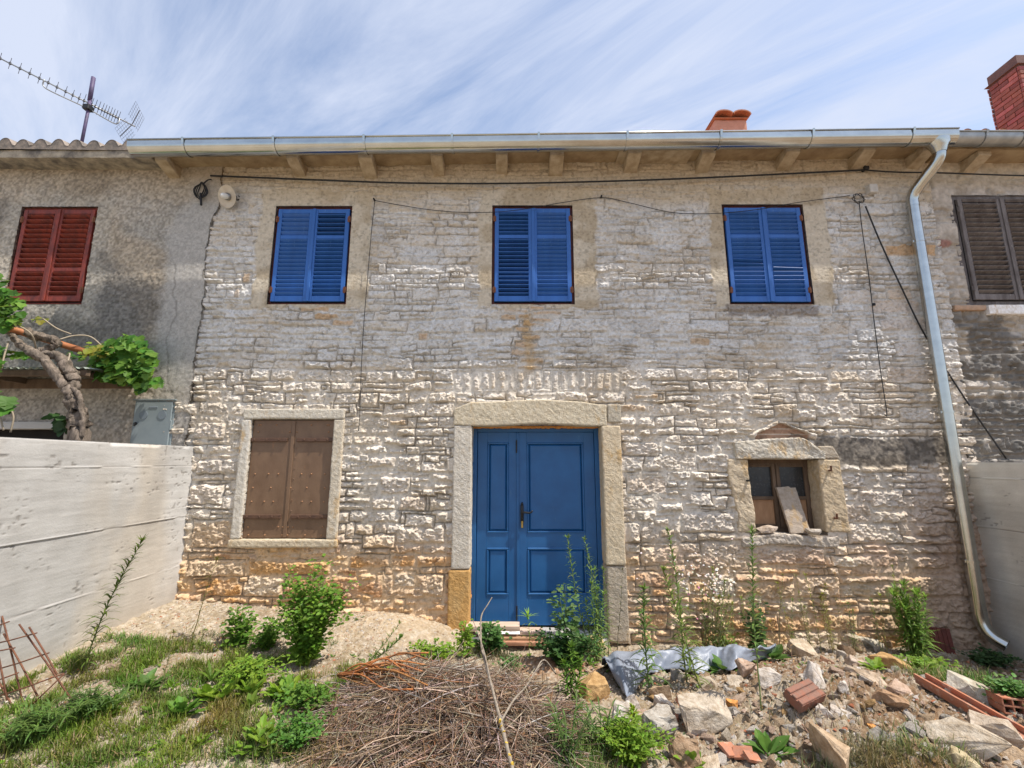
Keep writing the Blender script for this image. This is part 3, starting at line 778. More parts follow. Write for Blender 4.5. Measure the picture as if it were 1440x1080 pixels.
m = door_leaf(.068, .958, -.01, 2.097, [(.30, .80), (.96, 1.98)], (.105, .125))
m.box((.05, DY-.012, -.005), (.082, DY-.001, 2.09), ch=.004)
m.build('door_leaf', M['door_paint'], door)
mb = MB(); hx, hz = .115, 1.17
mb.box((hx-.018, DY-.022, hz-.10), (hx+.018, DY-.006, hz+.10), ch=.006); mb.tube([(hx, DY-.02, hz+.10), (hx, DY-.01, hz+.13)], [.016, .006], 8)
mb.tube([(hx, DY-.01, hz+.02), (hx, DY-.06, hz+.02), (hx+.03, DY-.065, hz+.022), (hx+.085, DY-.065, hz+.016), (hx+.11, DY-.065, hz+.03), (hx+.115, DY-.065, hz+.045)], [.011, .011, .011, .010, .009, .009], 8)
mb.tube([(hx, DY-.03, hz-.05), (hx, DY-.02, hz-.05)], .012, 10)
mb.build('door_handle', M['black_iron'], door, smooth=True)
mb = MB(); mb.tube([(hx, DY-.05, hz-.085), (hx, DY-.028, hz-.085)], .011, 10); mb.box((hx-.012, DY-.05, hz-.15), (hx+.012, DY-.035, hz-.09), ch=.005)
mb.build('key', M['brass'], door)
for z in (1.93, .12):
    mb = MB(); mb.box((.045, DY-.018, z-.07), (.061, DY-.002, z+.07), ch=.003); mb.tube([(.053, DY-.02, z-.075), (.053, DY-.02, z+.075)], .007, 8)
    mb.build('bolt', M['black_iron'], door)
mb = MB(); R = random.Random(3)                         # squeezed-out foam along the frame
for i in range(60):
    x = -.45+1.46*i/60 + R.uniform(-.01, .01); r_ = R.uniform(.004, .014)
    pass
    gridbox(mb, (x-.02, DY-.06-r_*.6, 2.148-r_), (x+.02, DY-.02, 2.166), .012, .006, .005, 30, i)
mb.build('foam_seal', M['foam'], door); mb = MB()
for i in range(10):
    z = .02+.42*i/10; gridbox(mb, (-.464, DY-.06, z), (-.448-R.uniform(0, .008), DY-.02, z+.045), .014, .006, .006, 30, i+70)
mb.build('foam_seal', M['foam'], door)
# loose boards as a threshold
mb = MB(); mb.box((-.45, -.02, -.16), (1.02, .4, -.075)); mb.build('threshold', M['dressed'], house)

# ---- window closed by riveted iron shutters
win = stoneblock('window', house, (-3.05, -.038, 2.232), (-1.90, .2, 2.35), 11, (.66, .61, .52))
fr = stoneblock('frame_stone', win, (-3.06, -.036, .93), (-2.952, .2, 2.228), 12, (.67, .63, .56), step=.018)
stoneblock('frame_stone', win, (-2.018, -.036, .93), (-1.90, .2, 2.228), 13, (.66, .59, .48), step=.018)
stoneblock('sill', win, (-3.07, -.05, .84), (-1.89, .2, .925), 14, (.64, .55, .41))
IY = .012; xm = -2.487
for k, (a, b) in enumerate(((-2.945, xm-.004), (xm+.004, -2.025))):
    mb = MB()
    gridbox(mb, (a, IY, .935), (b, IY+.022, 2.222), (.05, .02, .06), .004, .0015, 5, 20+k)
    if k == 1: mb.box((a-.022, IY-.010, .94), (a+.018, IY-.001, 2.218), ch=.003)
    rows = {2.17: (.08, .26, .45, .06), 2.09: (.06, .42), 1.62: (.07, .22, .33), 1.47: (.06, .26, .44), 1.32: (.06, .2, .3), 1.05: (.05, .38, .43), .965: (.06, .24, .43)}
    for z, us in rows.items():
        for u in us:
            x = (a+u) if k == 0 else (b-u)
            c_ = Vector((x, IY, z)); vs = []; fs = []
            for r_, dy in ((.0105, 0), (.0085, -.006), (.0035, -.0095)):
                for q in range(8): vs.append((x+r_*math.cos(q*.785), IY+.001+dy, z+r_*math.sin(q*.785)))
            for r_ in range(2):
                for q in range(8): fs.append((r_*8+q, (r_+1)*8+q, (r_+1)*8+(q+1) % 8, r_*8+(q+1) % 8))
            fs.append(tuple(range(16, 24))); mb.add(vs, fs, (1.6, 1.4, 1.2))
    for i in range(11):
        z = .99+i*.115; x = (b-.016) if k == 0 else (a+.045)
        mb.box((x-.006, IY-.006, z-.006), (x+.006, IY+.001, z+.006), ch=.003)
    fixnormals(mb.build('shutter', M['iron'], win))
    for z in (2.0, 1.16):
        mb = MB(); x0, x1 = (a-.05, b-.05) if k == 0 else (a+.05, b+.03)
        mb.box((x0, IY-.024, z-.021), (x1, IY-.001, z+.021), ch=.004)
        xe = x0 if k == 0 else x1
        mb.tube([(xe, IY-.02, z-.035), (xe, IY-.02, z+.035)], .016, 8); mb.box((xe-.012, IY-.015, z-.045), (xe+.012, IY+.02, z-.02))
        for u in (.2, .5, .8):
            mb.box((x0+(x1-x0)*u-.008, IY-.034, z-.010), (x0+(x1-x0)*u+.008, IY-.022, z+.010), ch=.004)
        mb.build('strap_hinge', M['iron_strap'], win)

# ---- small cellar window
a, b, c, d = CELL; CY = .19
mb = MB(); xm = a+.415
mb.box((a, CY, c), (a+.05, CY+.06, d)); mb.box((b-.06, CY, c), (b, CY+.06, d)); mb.box((a+.05, CY, d-.05), (b-.06, CY+.06, d)); mb.box((a+.05, CY, c), (b-.06, CY+.06, c+.05))
for x in (xm-.045, xm+.004): mb.box((x, CY-.012, c+.05), (x+.041, CY+.045, d-.05), ch=.004)
mb.box((a+.05, CY-.006, c+.36), (xm-.045, CY+.04, c+.40), ch=.003); mb.box((xm+.045, CY-.006, c+.36), (b-.06, CY+.04, c+.40), ch=.003)
for x0, x1 in ((a+.05, xm-.046), (xm+.046, b-.06)):
    mb.box((x0, CY-.004, d-.085), (x1, CY+.04, d-.051)); mb.box((x0, CY-.004, c+.051), (x1, CY+.04, c+.09))
cw = mb.build('window', M['oldwood'], house)
cw['label'] = 'small timber cellar window with dusty glass'
for x0, x1 in ((a+.05, xm-.046), (xm+.046, b-.06)):
    mb = MB(); mb.box((x0, CY+.02, c+.40), (x1, CY+.025, d-.085)); mb.build('pane', M['glass'], cw)
mb = MB(); mb.box((a+.05, CY+.018, c+.09), (xm-.046, CY+.028, c+.36)); mb.box((xm+.046, CY+.018, c+.09), (b-.06, CY+.028, c+.36)); mb.build('panel', M['panelwood'], cw)
def cl(p):
    zt = 1.785+(p.z-1.785)*(.80 + .2*math.sin((p.x-2.5)*2.6) - .55*sstep(3.25, 3.5, p.x))
    return Vector((p.x, p.y, zt))
stoneblock('lintel', house, (2.50, -.045, 1.785), (3.50, .2, 2.02), 31, (.64, .59, .50), cl, amp=.006, amp2=.012)
def jl(p): return Vector((p.x+.035*math.sin(p.z*6+1)*(1 if p.x < 2.56 else .3), p.y, p.z))
stoneblock('jamb', house, (2.44, -.03, 1.0), (2.648, .186, 1.778), 32, (.66, .55, .40), jl, amp=.005, amp2=.012)
stoneblock('jamb', house, (3.418, -.03, 1.0), (3.66, .186, 1.778), 33, (.64, .52, .36), lambda p: Vector((p.x+.03*(1.8-p.z)*(1 if p.x > 3.55 else .1), p.y, p.z)), amp=.005, amp2=.008)
stoneblock('jamb_block', house, (3.51, -.02, 1.79), (3.68, .2, 1.93), 34, (.52, .45, .36), lambda p: Vector((p.x-(p.z-1.79)*.5, p.y, p.z)))
stoneblock('sill', house, (2.50, -.03, .86), (3.55, .2, .962), 35, (.56, .50, .43), lambda p: Vector((p.x, p.y, p.z+.02*math.sin(p.x*7))), amp=.01)
for z in (1.66, 1.15):
    mb = MB(); mb.tube([(3.52, -.02, z), (3.52, -.07, z), (3.52, -.075, z+.05)], .011, 8); mb.build('hook', M['rust'], house)
mb = MB(); mb.tube([(2.60, -.02, 1.55), (2.62, -.06, 1.55), (2.63, -.06, 1.58)], .013, 8); mb.build('hook', M['black_iron'], house)

# ================================================================== neighbouring houses
def neighbour(x0, x1, edge, seed, mat, parent, fn, keepf, step=.0115, z1=5.5):
    xs = np.arange(x0, x1, step); zs = np.arange(-.45, z1, step)
    X, Z = np.meshgrid(xs, zs, indexing='ij'); X = X.astype(np.float32); Z = Z.astype(np.float32)
    H, C = fn(X, Z)
    xc, zc = kc(X), kc(Z)
    return grid_mesh('wall', xs, zs, -H, np.clip(C, .02, .8), mat, parent, keepf(xc, zc), back=.40)

lhouse = tag(empty('neighbour_house', (-6.2, 0, 0)), 'grey roughcast house with red louvred shutters and old tiled eaves', 'house')
lhouse_k = lambda o: (setattr(o, 'matrix_parent_inverse', Matrix.Translation((6.2, 0, 0))), o)[1]
LW = (-6.06, -5.11, 3.60, 4.865); LO = (-9.0, -5.05, 1.0, 2.13)
def lfn(X, Z):
    n1 = fbm(X*1.1, Z*1.2, 101, 4); n2 = fbm(X*5, Z*5, 103, 4); n3 = fbm(X*26, Z*26, 105, 2)
    g = vnoise(X*60, Z*60, 107)
    patch = sstep(-4.28, -4.02, X + .5*(fbm(X*2, Z*1.6, 109, 4)-.5)) * sstep(1.8, 3.0, Z + .4*(n2-.5))
    smooth = patch*.85
    H = .022 + lerp(.012*(n3-.5) + .007*(g-.5) + .014*(n2-.5), .004*(n3-.5), smooth) + .012*patch
    crack = sstep(.02, 0, np.abs(X + 3.98 + .16*(fbm(X*3, Z*2.2, 111, 4)-.5)*2.0 + .10*(Z-3.5)))*sstep(2.3, 2.9, Z)*sstep(4.4, 3.9, Z)
    H -= .005*crack
    c = lerp(c3(.44, .41, .36), c3(.58, .54, .48), sstep(.3, .65, n1)[..., None])
    c = lerp(c, c3(.53, .42, .29), (sstep(.45, .65, fbm(X*1.0+3, Z*1.3, 113, 4))*.55)[..., None])
    grime = sstep(.48, .66, fbm(X*.9, Z*1.3, 115, 5) + .12*sstep(.9, .2, np.abs(Z-3.3)) + .10*sstep(.8, .1, np.abs(X+4.9)) - .06)
    c = lerp(c, c3(.17, .165, .155), (grime*.75)[..., None])
    c = lerp(c, c3(.53, .49, .42), (sstep(.3, .05, np.maximum(np.maximum(LW[0]-X, X-LW[1]), np.maximum(LW[2]-Z, Z-LW[3])) + .2*(n2-.5))*.7)[..., None])
    c = lerp(c, c3(.47, .455, .43), patch[..., None]*.9)
    c = lerp(c, c3(.48, .38, .26), (sstep(4.75, 5.25, Z + .4*(n2-.5))*.6)[..., None])
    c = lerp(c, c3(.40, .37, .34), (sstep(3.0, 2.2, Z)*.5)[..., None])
    c = c*(.62 + .76*vnoise(X*44, Z*44, 117)[..., None]*(1-.6*smooth[..., None]) + .3*smooth[..., None])
    c = lerp(c, c3(.12, .11, .10), (crack*.4)[..., None])
    return H, c
def lkeep(x, z):
    e = -3.66 + .06*(fbm(x*4, z*4, 121, 3)-.5)*2 + .03*(z-2)*-.5
    e = e + .09*sstep(4.5, 5.0, z)
    k = x < e
    for a, b, c, d in (LW, LO): k &= ~((x > a) & (x < b) & (z > c) & (z < d))
    return k & (z < 5.42)
lhouse_k(neighbour(-9.0, -3.5, None, 1, M['render_wall'], lhouse, lfn, lkeep))
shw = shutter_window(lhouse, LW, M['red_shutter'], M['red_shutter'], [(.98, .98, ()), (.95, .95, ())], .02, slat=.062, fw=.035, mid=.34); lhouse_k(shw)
mb = MB()
gridbox(mb, (-9.2, -.25, 5.37), (-4.33, .3, 5.475), (.09, .06, .05), .01, .008, 9, 5, amp2=.012, sc2=1.3, fn=lambda p: Vector((p.x, p.y, p.z-.012*(p.x+6))))
lhouse_k(mb.build('eaves_slab', material('weathered slab', (.44, .38, .29), (.13, .115, .10), .95, scale=7, bump=.7, bscale=40), lhouse))
r_ = lhouse_k(roof_mesh('roof', -9.2, -4.42, 5.50, lhouse, M['tile'], y0=-.27, tilt=lambda x: -.012*(x+6), seed=4))
mb = MB(); mb.box((-9.0, .45, -.5), (-8.8, 5.6, 5.4)); mb.box((-9.0, 5.6, -.5), (-3.95, 5.9, 5.5)); mb.box((-8.8, .45, 2.95), (-3.95, 5.6, 3.1))
lhouse_k(mb.build('rear_wall', M['render_wall'], lhouse))
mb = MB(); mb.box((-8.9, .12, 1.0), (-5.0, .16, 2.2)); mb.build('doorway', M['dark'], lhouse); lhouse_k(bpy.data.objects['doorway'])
mb = MB(); gridbox(mb, (-8.9, -.05, 2.12), (-4.98, .12, 2.20), (.1, .05, .03), .008, .004, 9, 9)
lhouse_k(mb.build('lintel', M['concrete'], lhouse))
aw = tag(empty('awning', (-5.6, 0, 2.62)), 'low corrugated awning with pale green front edge behind the grapevine', 'awning')
mb = MB(); xa = np.arange(-8.5, -4.33, .02); vs = []; fs = []
for i, x in enumerate(xa):
    w_ = .012*math.sin(x*2*math.pi/.076)
    for y, z in ((-.62, 2.70), (-.3, 2.735), (0, 2.77)): vs += [(x, y, z+w_)]
    for y, z in ((-.62, 2.70), (-.3, 2.735), (0, 2.77)): vs += [(x, y, z+w_-.004)]
for i in range(len(xa)-1):
    a = i*6; b = a+6
    for k in range(2): fs += [(a+k, b+k, b+k+1, a+k+1), (a+3+k, a+4+k, b+4+k, b+3+k)]
    fs.append((a, a+3, b+3, b))
mb.add(vs, fs); o = mb.build('sheet', M['awning'], aw, smooth=True); o.location = (5.6, 0, -2.62)
mb = MB(); mb.box((-8.5, -.60, 2.62), (-4.36, -.55, 2.682), ch=.004); mb.box((-8.5, -.06, 2.58), (-4.36, -.03, 2.69), ch=.004)
for x in (-4.5, -5.6, -6.8): mb.box((x, -.55, 2.63), (x+.05, -.06, 2.70), ch=.004)
o = mb.build('timber_frame', M['oldwood'], aw); o.location = (5.6, 0, -2.62)

rhouse = tag(empty('neighbour_house', (7.2, 0, 0)), 'stone house with dark lichen, grey brown shutters and a red brick chimney', 'house')
rk = lambda o: (setattr(o, 'matrix_parent_inverse', Matrix.Translation((-7.2, 0, 0))), o)[1]
RW = (5.46, 6.62, 3.60, 5.02)
def rfn(X, Z):
    hr = lambda z: (.09, .17)
    sid, dd, lu, lv, ov, nid = rubble_layout(X, Z, 201, hr, (1.5, 3.6), jump=40)
    ns = nid()+2; R = np.random.RandomState(7)
    pr = R.normal(.012, .010, ns).astype(np.float32); tn = R.rand(ns).astype(np.float32)
    n2 = fbm(X*5, Z*5, 203, 4); n3 = fbm(X*24, Z*24, 205, 3)
    F = facets(X, Z, .07, .045, 207)
    prof = sstep(0, .02, dd-.004+.01*(n3-.5))
    H = prof*(pr[sid]+F*.018+.012*(n3-.5)) - (1-prof)*.022 + .01*(n2-.5) - .02
    up = sstep(3.42, 3.6, Z + .25*(n2-.5)) * sstep(5.15, 5.28, X + .1*(n2-.5))
    br = sstep(.5, .58, fbm(X*3, Z*4, 209, 3)-.12*sstep(.15, .5, np.abs(X-5.36)))
    H = lerp(H, .008 + .012*(n3-.5) + .02*(n2-.5), up*(1-.5*br))
    t = tn[sid][..., None]
    c = lerp(c3(.36, .335, .30), c3(.54, .50, .45), t)
    lich = sstep(.30, .46, fbm(X*3, Z*3.5, 211, 4))*sstep(3.75, 3.3, Z)
    c = lerp(c, c3(.13, .125, .115), (lich*.85)[..., None])
    m_ = lerp(c3(.48, .42, .34), c3(.2, .18, .16), (lich*.8)[..., None])
    c = lerp(m_, c, prof[..., None])
    pl = lerp(c3(.40, .35, .29), c3(.54, .49, .43), sstep(.35, .6, n2)[..., None])
    c = lerp(c, pl, (up*(1-.5*br))[..., None])
    ch = sstep(.13, .07, np.hypot((X-5.24)*1.0, (Z-4.38)*1.8) + .12*(n2-.5))
    c = lerp(c, c3(.30, .12, .09), (ch*.8)[..., None])
    c = lerp(c, c3(.55, .47, .35), (sstep(5.05, 5.25, Z)*.7)[..., None])
    return H, c*(.75+.5*n3[..., None])
def rkeep(x, z):
    k = ~((x > RW[0]) & (x < RW[1]) & (z > RW[2]) & (z < RW[3]))
    return k & (z < 5.47)
rk(neighbour(5.12, 9.2, None, 2, M['stone_wall'], rhouse, rfn, rkeep))
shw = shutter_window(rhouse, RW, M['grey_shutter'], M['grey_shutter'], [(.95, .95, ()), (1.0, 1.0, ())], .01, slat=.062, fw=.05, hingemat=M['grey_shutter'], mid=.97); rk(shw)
mb = MB(); gridbox(mb, (5.24, -.04, 3.52), (5.62, .1, 3.585), .03, .012, .008, 12, 4); rk(mb.build('sill', material('clay sill', (.50, .33, .22), (.38, .26, .18), .9, scale=20, bump=.4), rhouse))
mb = MB(); gridbox(mb, (5.63, -.05, 3.47), (6.9, .1, 3.585), (.05, .03, .03), .012, .008, 12, 6); rk(mb.build('sill', M['dressed'], rhouse))
mb = MB(); gridbox(mb, (5.23, -.25, 5.47), (9.3, .3, 5.545), (.08, .06, .05), .01, .007, 9, 8, amp2=.01, sc2=1.3); rk(mb.build('soffit', M['soffit'], rhouse))
for i, x in enumerate((5.72, 6.7, 7.7)):
    mb = MB()
    def f(p, x=x):
        s = min(1, max(0, (p.y+.25)/.28)); u = p.z+1
        return Vector((p.x, p.y, 5.468-(1-u)*(.06+.11*s)))
    gridbox(mb, (x-.08, -.245, -1), (x+.08, .05, 0), (.03, .02, .12), .012, .005, 16, i+40, fn=f); rk(mb.build('corbel', M['corbel'], rhouse))
rk(gutter(rhouse, M['old_zinc'], 5.185, 9.3, -.36, 5.53, R_=.085, up=.035, brackets=(5.55, 6.0, 6.6)))
rk(roof_mesh('roof', 5.215, 9.3, 5.60, rhouse, M['tile_red'], y0=-.32, seed=9))
mb = MB(); mb.box((9.0, .45, -.5), (9.2, 5.6, 5.4)); mb.box((5.22, 5.6, -.5), (9.2, 5.9, 5.5)); mb.box((5.22, .45, 2.95), (9.0, 5.6, 3.1)); rk(mb.build('rear_wall', M['render_wall'], rhouse))
# brick chimney: laid brick by brick in one mesh
mb = MB(); cx0, cx1, cy0, cy1 = 7.46, 8.06, .60, 1.02; R = random.Random(8)
mc = (.50, .42, .38)
mb2 = MB(); mb2.box((cx0+.006, cy0+.006, 5.7), (cx1-.006, cy1-.006, 7.70)); mb2.box((cx0-.03, cy0-.03, 7.53), (cx1+.03, cy1+.03, 7.535))
z = 5.72; k = 0
while z < 7.66:
    ins = 0 if z < 7.50 else .055
    off = .06 if k % 2 else .0
    def row(a0, a1, fixed, axis, sgn):
        u = a0 + (off if off else 0)
        cur = a0; nxt = a0+(.125 if off else .25)
        while cur < a1-.01:
            e = min(nxt, a1); 
            lo, hi = cur+.004, e-.004
            d_ = R.uniform(-.004, .004); bq = R.uniform(.6, 1.2); bc = (bq, bq*R.uniform(.9, 1.15), bq*R.uniform(.9, 1.1))
            if axis == 'x': mb.box((lo, fixed-(.012 if sgn < 0 else -.0)-d_ if sgn < 0 else fixed, z), (hi, fixed+.02 if sgn < 0 else fixed+.012+d_, z+.062), ch=.003, col=bc)
            else: mb.box((fixed-.012-d_ if sgn < 0 else fixed-.02, lo, z), (fixed+.02 if sgn < 0 else fixed+.012+d_, hi, z+.062), ch=.003, col=bc)
            cur = e; nxt = e+.25
    a0, a1, b0, b1 = cx0+ins, cx1-ins, cy0+ins, cy1-ins
    row(a0-.010, a1+.010, b0, 'x', -1); row(a0-.010, a1+.010, b1, 'x', 1); row(b0+.021, b1-.021, a0, 'y', -1); row(b0+.021, b1-.021, a1, 'y', 1)
    z += .0715; k += 1
ch_ = rk(mb.build('chimney', material('chimney brick', (.46, .155, .13), (.32, .11, .095), .85, scale=14, bump=.5, attr=True), rhouse))
mb2.build('mortar_core', material('dark mortar', (.20, .12, .11), (.14, .09, .08), .95), ch_)

# ================================================================== board-marked concrete walls
M['conc'] = material('board marked concrete', (1, 1, 1), (.86, .85, .84), .9, attr=True, scale=5, bump=.25, bscale=60, spec=.2)
def concrete(label, x, rot, length, ztop, zlow, lines, seed, thick=.24, tint=(.53, .52, .50)):
    root = tag(empty('concrete_wall', (x, 0, 0)), label, 'wall'); root.rotation_euler = (0, 0, rot)
    a0, a1 = length
    xs = np.arange(a0, a1, .014); zs = np.concatenate([np.arange(zlow, ztop-.012, .0065), [ztop-.008, ztop]])
    X, Z = np.meshgrid(xs, zs, indexing='ij')
    n1 = fbm(X*.8, Z*2.5, seed, 4); n2 = fbm(X*4, Z*30, seed+3, 3); n3 = fbm(X*20, Z*20, seed+5, 2)
    H = .006*(n1-.5) + .003*(n2-.5)
    line = np.zeros_like(X)
    for k, z in enumerate(lines):
        zz = z + .002*(vnoise(X*2, X*0+k, seed+9)-.5) + .02*(X-a0)*0
        st = sstep(.35, .6, fbm(X*3, X*0+k*7.7, seed+11, 3))
        l_ = sstep(.007, .002, np.abs(Z-zz)); H += .007*l_*st; line = np.maximum(line, l_*(1-st))
        H += np.where(Z < zz, .0025*((-1)**k), 0)
    pit = sstep(.80, .86, vnoise(X*38, Z*44, seed+13)) * sstep(.55, .8, vnoise(X*5.2, Z*5.2, seed+14))*.7
    H -= .006*pit + .004*line
    H[:, -1] -= .01; H += np.where(Z > ztop-.03, .003*(n3-.5), 0); H -= .02*sstep(ztop-.035, ztop-.005, Z)*sstep(.60, .72, fbm(X*5, X*0+3, seed+23, 4))
    c = lerp(c3(*tint)*.84, c3(*tint)*1.08, sstep(.3, .7, n1)[..., None])
    c = lerp(c, c3(.50, .45, .38), (sstep(.52, .75, fbm(X*1.3, Z*.5, seed+17, 4))*.75)[..., None])
    c = lerp(c, c3(.30, .29, .28), (sstep(.58, .8, fbm(X*2.4, Z*.35, seed+19, 3))*.35)[..., None])
    c = c*(.93+.14*n2[..., None])
    c = lerp(c, c3(.2, .18, .16), np.maximum(pit*.8, line*.65)[..., None])
    c = lerp(c, c3(.46, .40, .32), (sstep(.42, .1, Z - .25*n1)*.6)[..., None])
    o = grid_mesh('face', xs, zs, -H, np.clip(c, .03, .8), M['conc'], root, back=thick)
    mb = MB(); mb.box((a0+.005, thick-.01, zlow), (a1-.02, thick+.02, ztop-.006)); mb.box((a0+.005, .02, ztop-.03), (a1-.02, thick-.012, ztop-.012))
    mb.build('core', M['concrete'], root)
    return root
concrete('long pale board marked concrete wall beside the rusty rods', -3.575, math.radians(90), (-7.5, .06), 1.925, -.5, (1.71, 1.17, .655), 301)
rc = concrete('low shaded concrete wall beside the zinc downpipe', 5.09, math.radians(-90), (-.06, 7.5), 1.75, -.6, (1.58, 1.06, .53), 331, tint=(.66, .62, .54))

# ================================================================== ground
gx = [-60, -8, -3.6, -2.2, -1.3, -.6, 0, 1.2, 2, 3.2, 4.5, 5.1, 8, 60]
gz_ = [.2, .3, .31, .20, .08, -.02, -.14, -.15, -.14, -.14, -.17, -.22, -.25, -.2]
def gheight(x, y):
    x = np.asarray(x, float); y = np.asarray(y, float)
    z = np.interp(x, gx, gz_)
    near = np.interp(x, [-60, -3.6, -2, -.5, .8, 2, 3.5, 5, 60], [.1, .16, .08, -.02, -.02, .0, .02, -.05, -.1])
    t = np.clip(-y/2.4, 0, 1); t = t*t*(3-2*t)
    z = z*(1-t) + near*t
    z = z + .13*np.exp(-((x+1.15)/.55)**2 - ((y+.12)/.36)**2)             # heap of old render by the wall
    z = z + .16*np.exp(-((x-2.9)/1.1)**4 - ((y+1.45)/.75)**2)             # the rubble heap
    z = z + .12*np.exp(-((x-2.1)/.6)**2 - ((y+1.5)/.5)**2)
    z = z + .20*np.exp(-((x+.45)/.85)**2 - ((y+1.75)/.62)**2)             # under the brushwood
    z = z + .10*np.exp(-((x-.35)/.35)**2 - ((y+.62)/.22)**2)
    far = np.clip((np.hypot(x, y+2)-9)/20, 0, 1)
    return z*(1-far) + far*-.1
def gdetail(x, y):
    return .07*(fbm(x*1.3+40, y*1.3+40, 401, 4)-.5) + .028*(fbm(x*7+40, y*7+40, 405, 3)-.5)
def gh(x, y):
    i = int(np.searchsorted(gxs, x))-1; j = int(np.searchsorted(gys, y))-1
    i = min(max(i, 0), len(gxs)-2); j = min(max(j, 0), len(gys)-2)
    u = (x-gxs[i])/(gxs[i+1]-gxs[i]); v = (y-gys[j])/(gys[j+1]-gys[j])
    return float((Zg[i, j]*(1-u)+Zg[i+1, j]*u)*(1-v) + (Zg[i, j+1]*(1-u)+Zg[i+1, j+1]*u)*v)
def G(px, py, lift=0):
    a, b = ray(px, py); best = None
    t = 1.8
    while t < 7:
        x, y = a*t, t-CAM_D
        if CAM_Z + b*t <= gh(x, y)+lift: break
        t += .02
    return Vector((a*t, t-CAM_D, CAM_Z+b*t))
def GP(px, py):
    g = G(px, py)
    if g.y > -.26: g = Vector((ray(px, py)[0]*(CAM_D-.26), -.26, 0)); g.z = gh(g.x, g.y)
    return g
def pxm(p): # metres per pixel at a point
    t = p.y+CAM_D
    return t/(FPX*1.05)
fine_x = np.arange(-3.7, 5.2, .0165); fine_y = np.arange(-3.3, .35, .0165)
gxs = np.concatenate([[-80, -40, -20, -12, -9, -7, -6, -5, -4.4, -4], fine_x, [5.5, 6, 7, 9, 12, 20, 40, 80]])
gys = np.concatenate([[-80, -40, -20, -12, -9, -7, -6, -5.2, -4.6, -4.2, -3.9, -3.6, -3.45], fine_y, [.6, 1, 2, 4, 8, 20, 40, 80]])
X, Y = np.meshgrid(gxs, gys, indexing='ij')
Zg = gheight(X, Y) + gdetail(X, Y)
n1 = fbm(X*1.6+9, Y*1.6+9, 411, 4); n2 = fbm(X*9, Y*9, 413, 3); n3 = fbm(X*34, Y*34, 415, 2)
lump = facets(X + .02*n3, Y, .05, .045, 417); lump2 = facets(X, Y, .022, .02, 419)
smoothm = np.exp(-((X+1.15)/.6)**2 - ((Y+.15)/.4)**2)
rz = sstep(1.2, 2.0, X)*sstep(-.15, -.5, Y)
Zg += (lump*.018*(.6+.9*rz) + lump2*.009 + .008*(n3-.5))*(1-.6*smoothm)
c = lerp(c3(.36, .29, .20), c3(.48, .41, .31), sstep(.35, .65, n1)[..., None])
c = lerp(c, c3(.53, .47, .40), (sstep(.5, .68, n2)*.5)[..., None])
c = lerp(c, c3(.27, .17, .10), (rz*sstep(.28, .48, fbm(X*1.9, Y*1.9, 421, 3) + .1*sstep(-.9, -1.6, Y))*.9)[..., None])
c = lerp(c, c3(.40, .19, .10), (np.exp(-((X-.45)/.42)**2 - ((Y+.62)/.26)**2)*.95)[..., None])
c = lerp(c, c3(.59, .47, .33), (smoothm*.8)[..., None])
c = lerp(c, c3(.30, .24, .16), (sstep(.55, .7, fbm(X*3.3, Y*3.3, 423, 4))*.5*sstep(-.6, -1.3, Y)*(1-rz))[..., None])
c = lerp(c, c3(.62, .56, .47), (sstep(.6, .78, vnoise(X*40, Y*40, 425))*.6)[..., None])
c = c*(.72 + .5*n3[..., None])
go = grid_mesh('ground', gxs, gys, Zg, np.clip(c, .02, .8), M['ground'], None, axis='ground', skirt=False)
go['kind'] = 'structure'

# ================================================================== things fixed to the fronts
def single(name, mb, mat, label, cat, group=None, smooth=True, kind=None):
    o = mb.build(name, mat, None, smooth); return tag(o, label, cat, group, kind)
def curve_pts(pts, n=8):
    """smooth path through points (Catmull-Rom)"""
    p = [Vector(q) for q in pts]; p = [p[0]*2-p[1]] + p + [p[-1]*2-p[-2]]; out_ = []
    for i in range(1, len(p)-2):
        for k in range(n):
            t = k/n; a, b, c, d = p[i-1:i+3]
            out_.append(.5*((2*b) + (c-a)*t + (2*a-5*b+4*c-d)*t*t + (3*b-a-3*c+d)*t**3))
    out_.append(p[-2]); return out_
mb = MB(); mb.tube(curve_pts([P(296, 247, -.06), P(420, 252, -.07), P(560, 257, -.09), P(700, 258, -.09), P(850, 255, -.09), P(1000, 249.5, -.08), P(1215, 239, -.06)], 8), .0105, 8)
single('cable', mb, M['cable'], 'thick black cable running straight under the eaves corbels across the stone house', 'cable')
mb = MB(); mb.tube(curve_pts([P(1215, 239, -.06), P(1260, 242, -.07), P(1320, 243, -.12), P(1440, 247, -.14), P(1620, 250, -.14)], 8), .009, 8)
single('cable', mb, M['cable'], 'black cable passing behind the downpipe towards the house with grey brown shutters', 'cable')
mb = MB(); p0 = P(1215, 239, -.03); mb.tube([p0+Vector((0, .05, 0)), p0+Vector((0, -.05, 0))], .016, 8); mb.box(p0+Vector((-.03, -.055, -.02)), p0+Vector((.03, -.02, .025)), ch=.006)
single('cable_clamp', mb, M['black_iron'], 'black clamp holding the thick cable under the eaves', 'clamp', smooth=False)
mb = MB(); mb.tube(curve_pts([P(527, 282, -.03), P(560, 288, -.035), P(605, 295, -.04), P(650, 298.5, -.04), P(700, 298, -.04), P(745, 293, -.05), P(790, 285, -.04), P(845, 278, -.03), P(880, 284, -.035), P(930, 296, -.04), P(960, 300, -.04), P(1010, 300, -.04), P(1070, 294, -.06), P(1120, 285, -.05), P(1195, 275, -.03)], 6), .0042, 6)
for x, y in ((527, 282), (845, 278)):
    q = P(x, y, 0); mb.tube([q, q+Vector((0, -.045, 0))], .011, 8)
single('wire', mb, M['cable'], 'thin grey wire sagging across the three blue shuttered windows', 'wire')
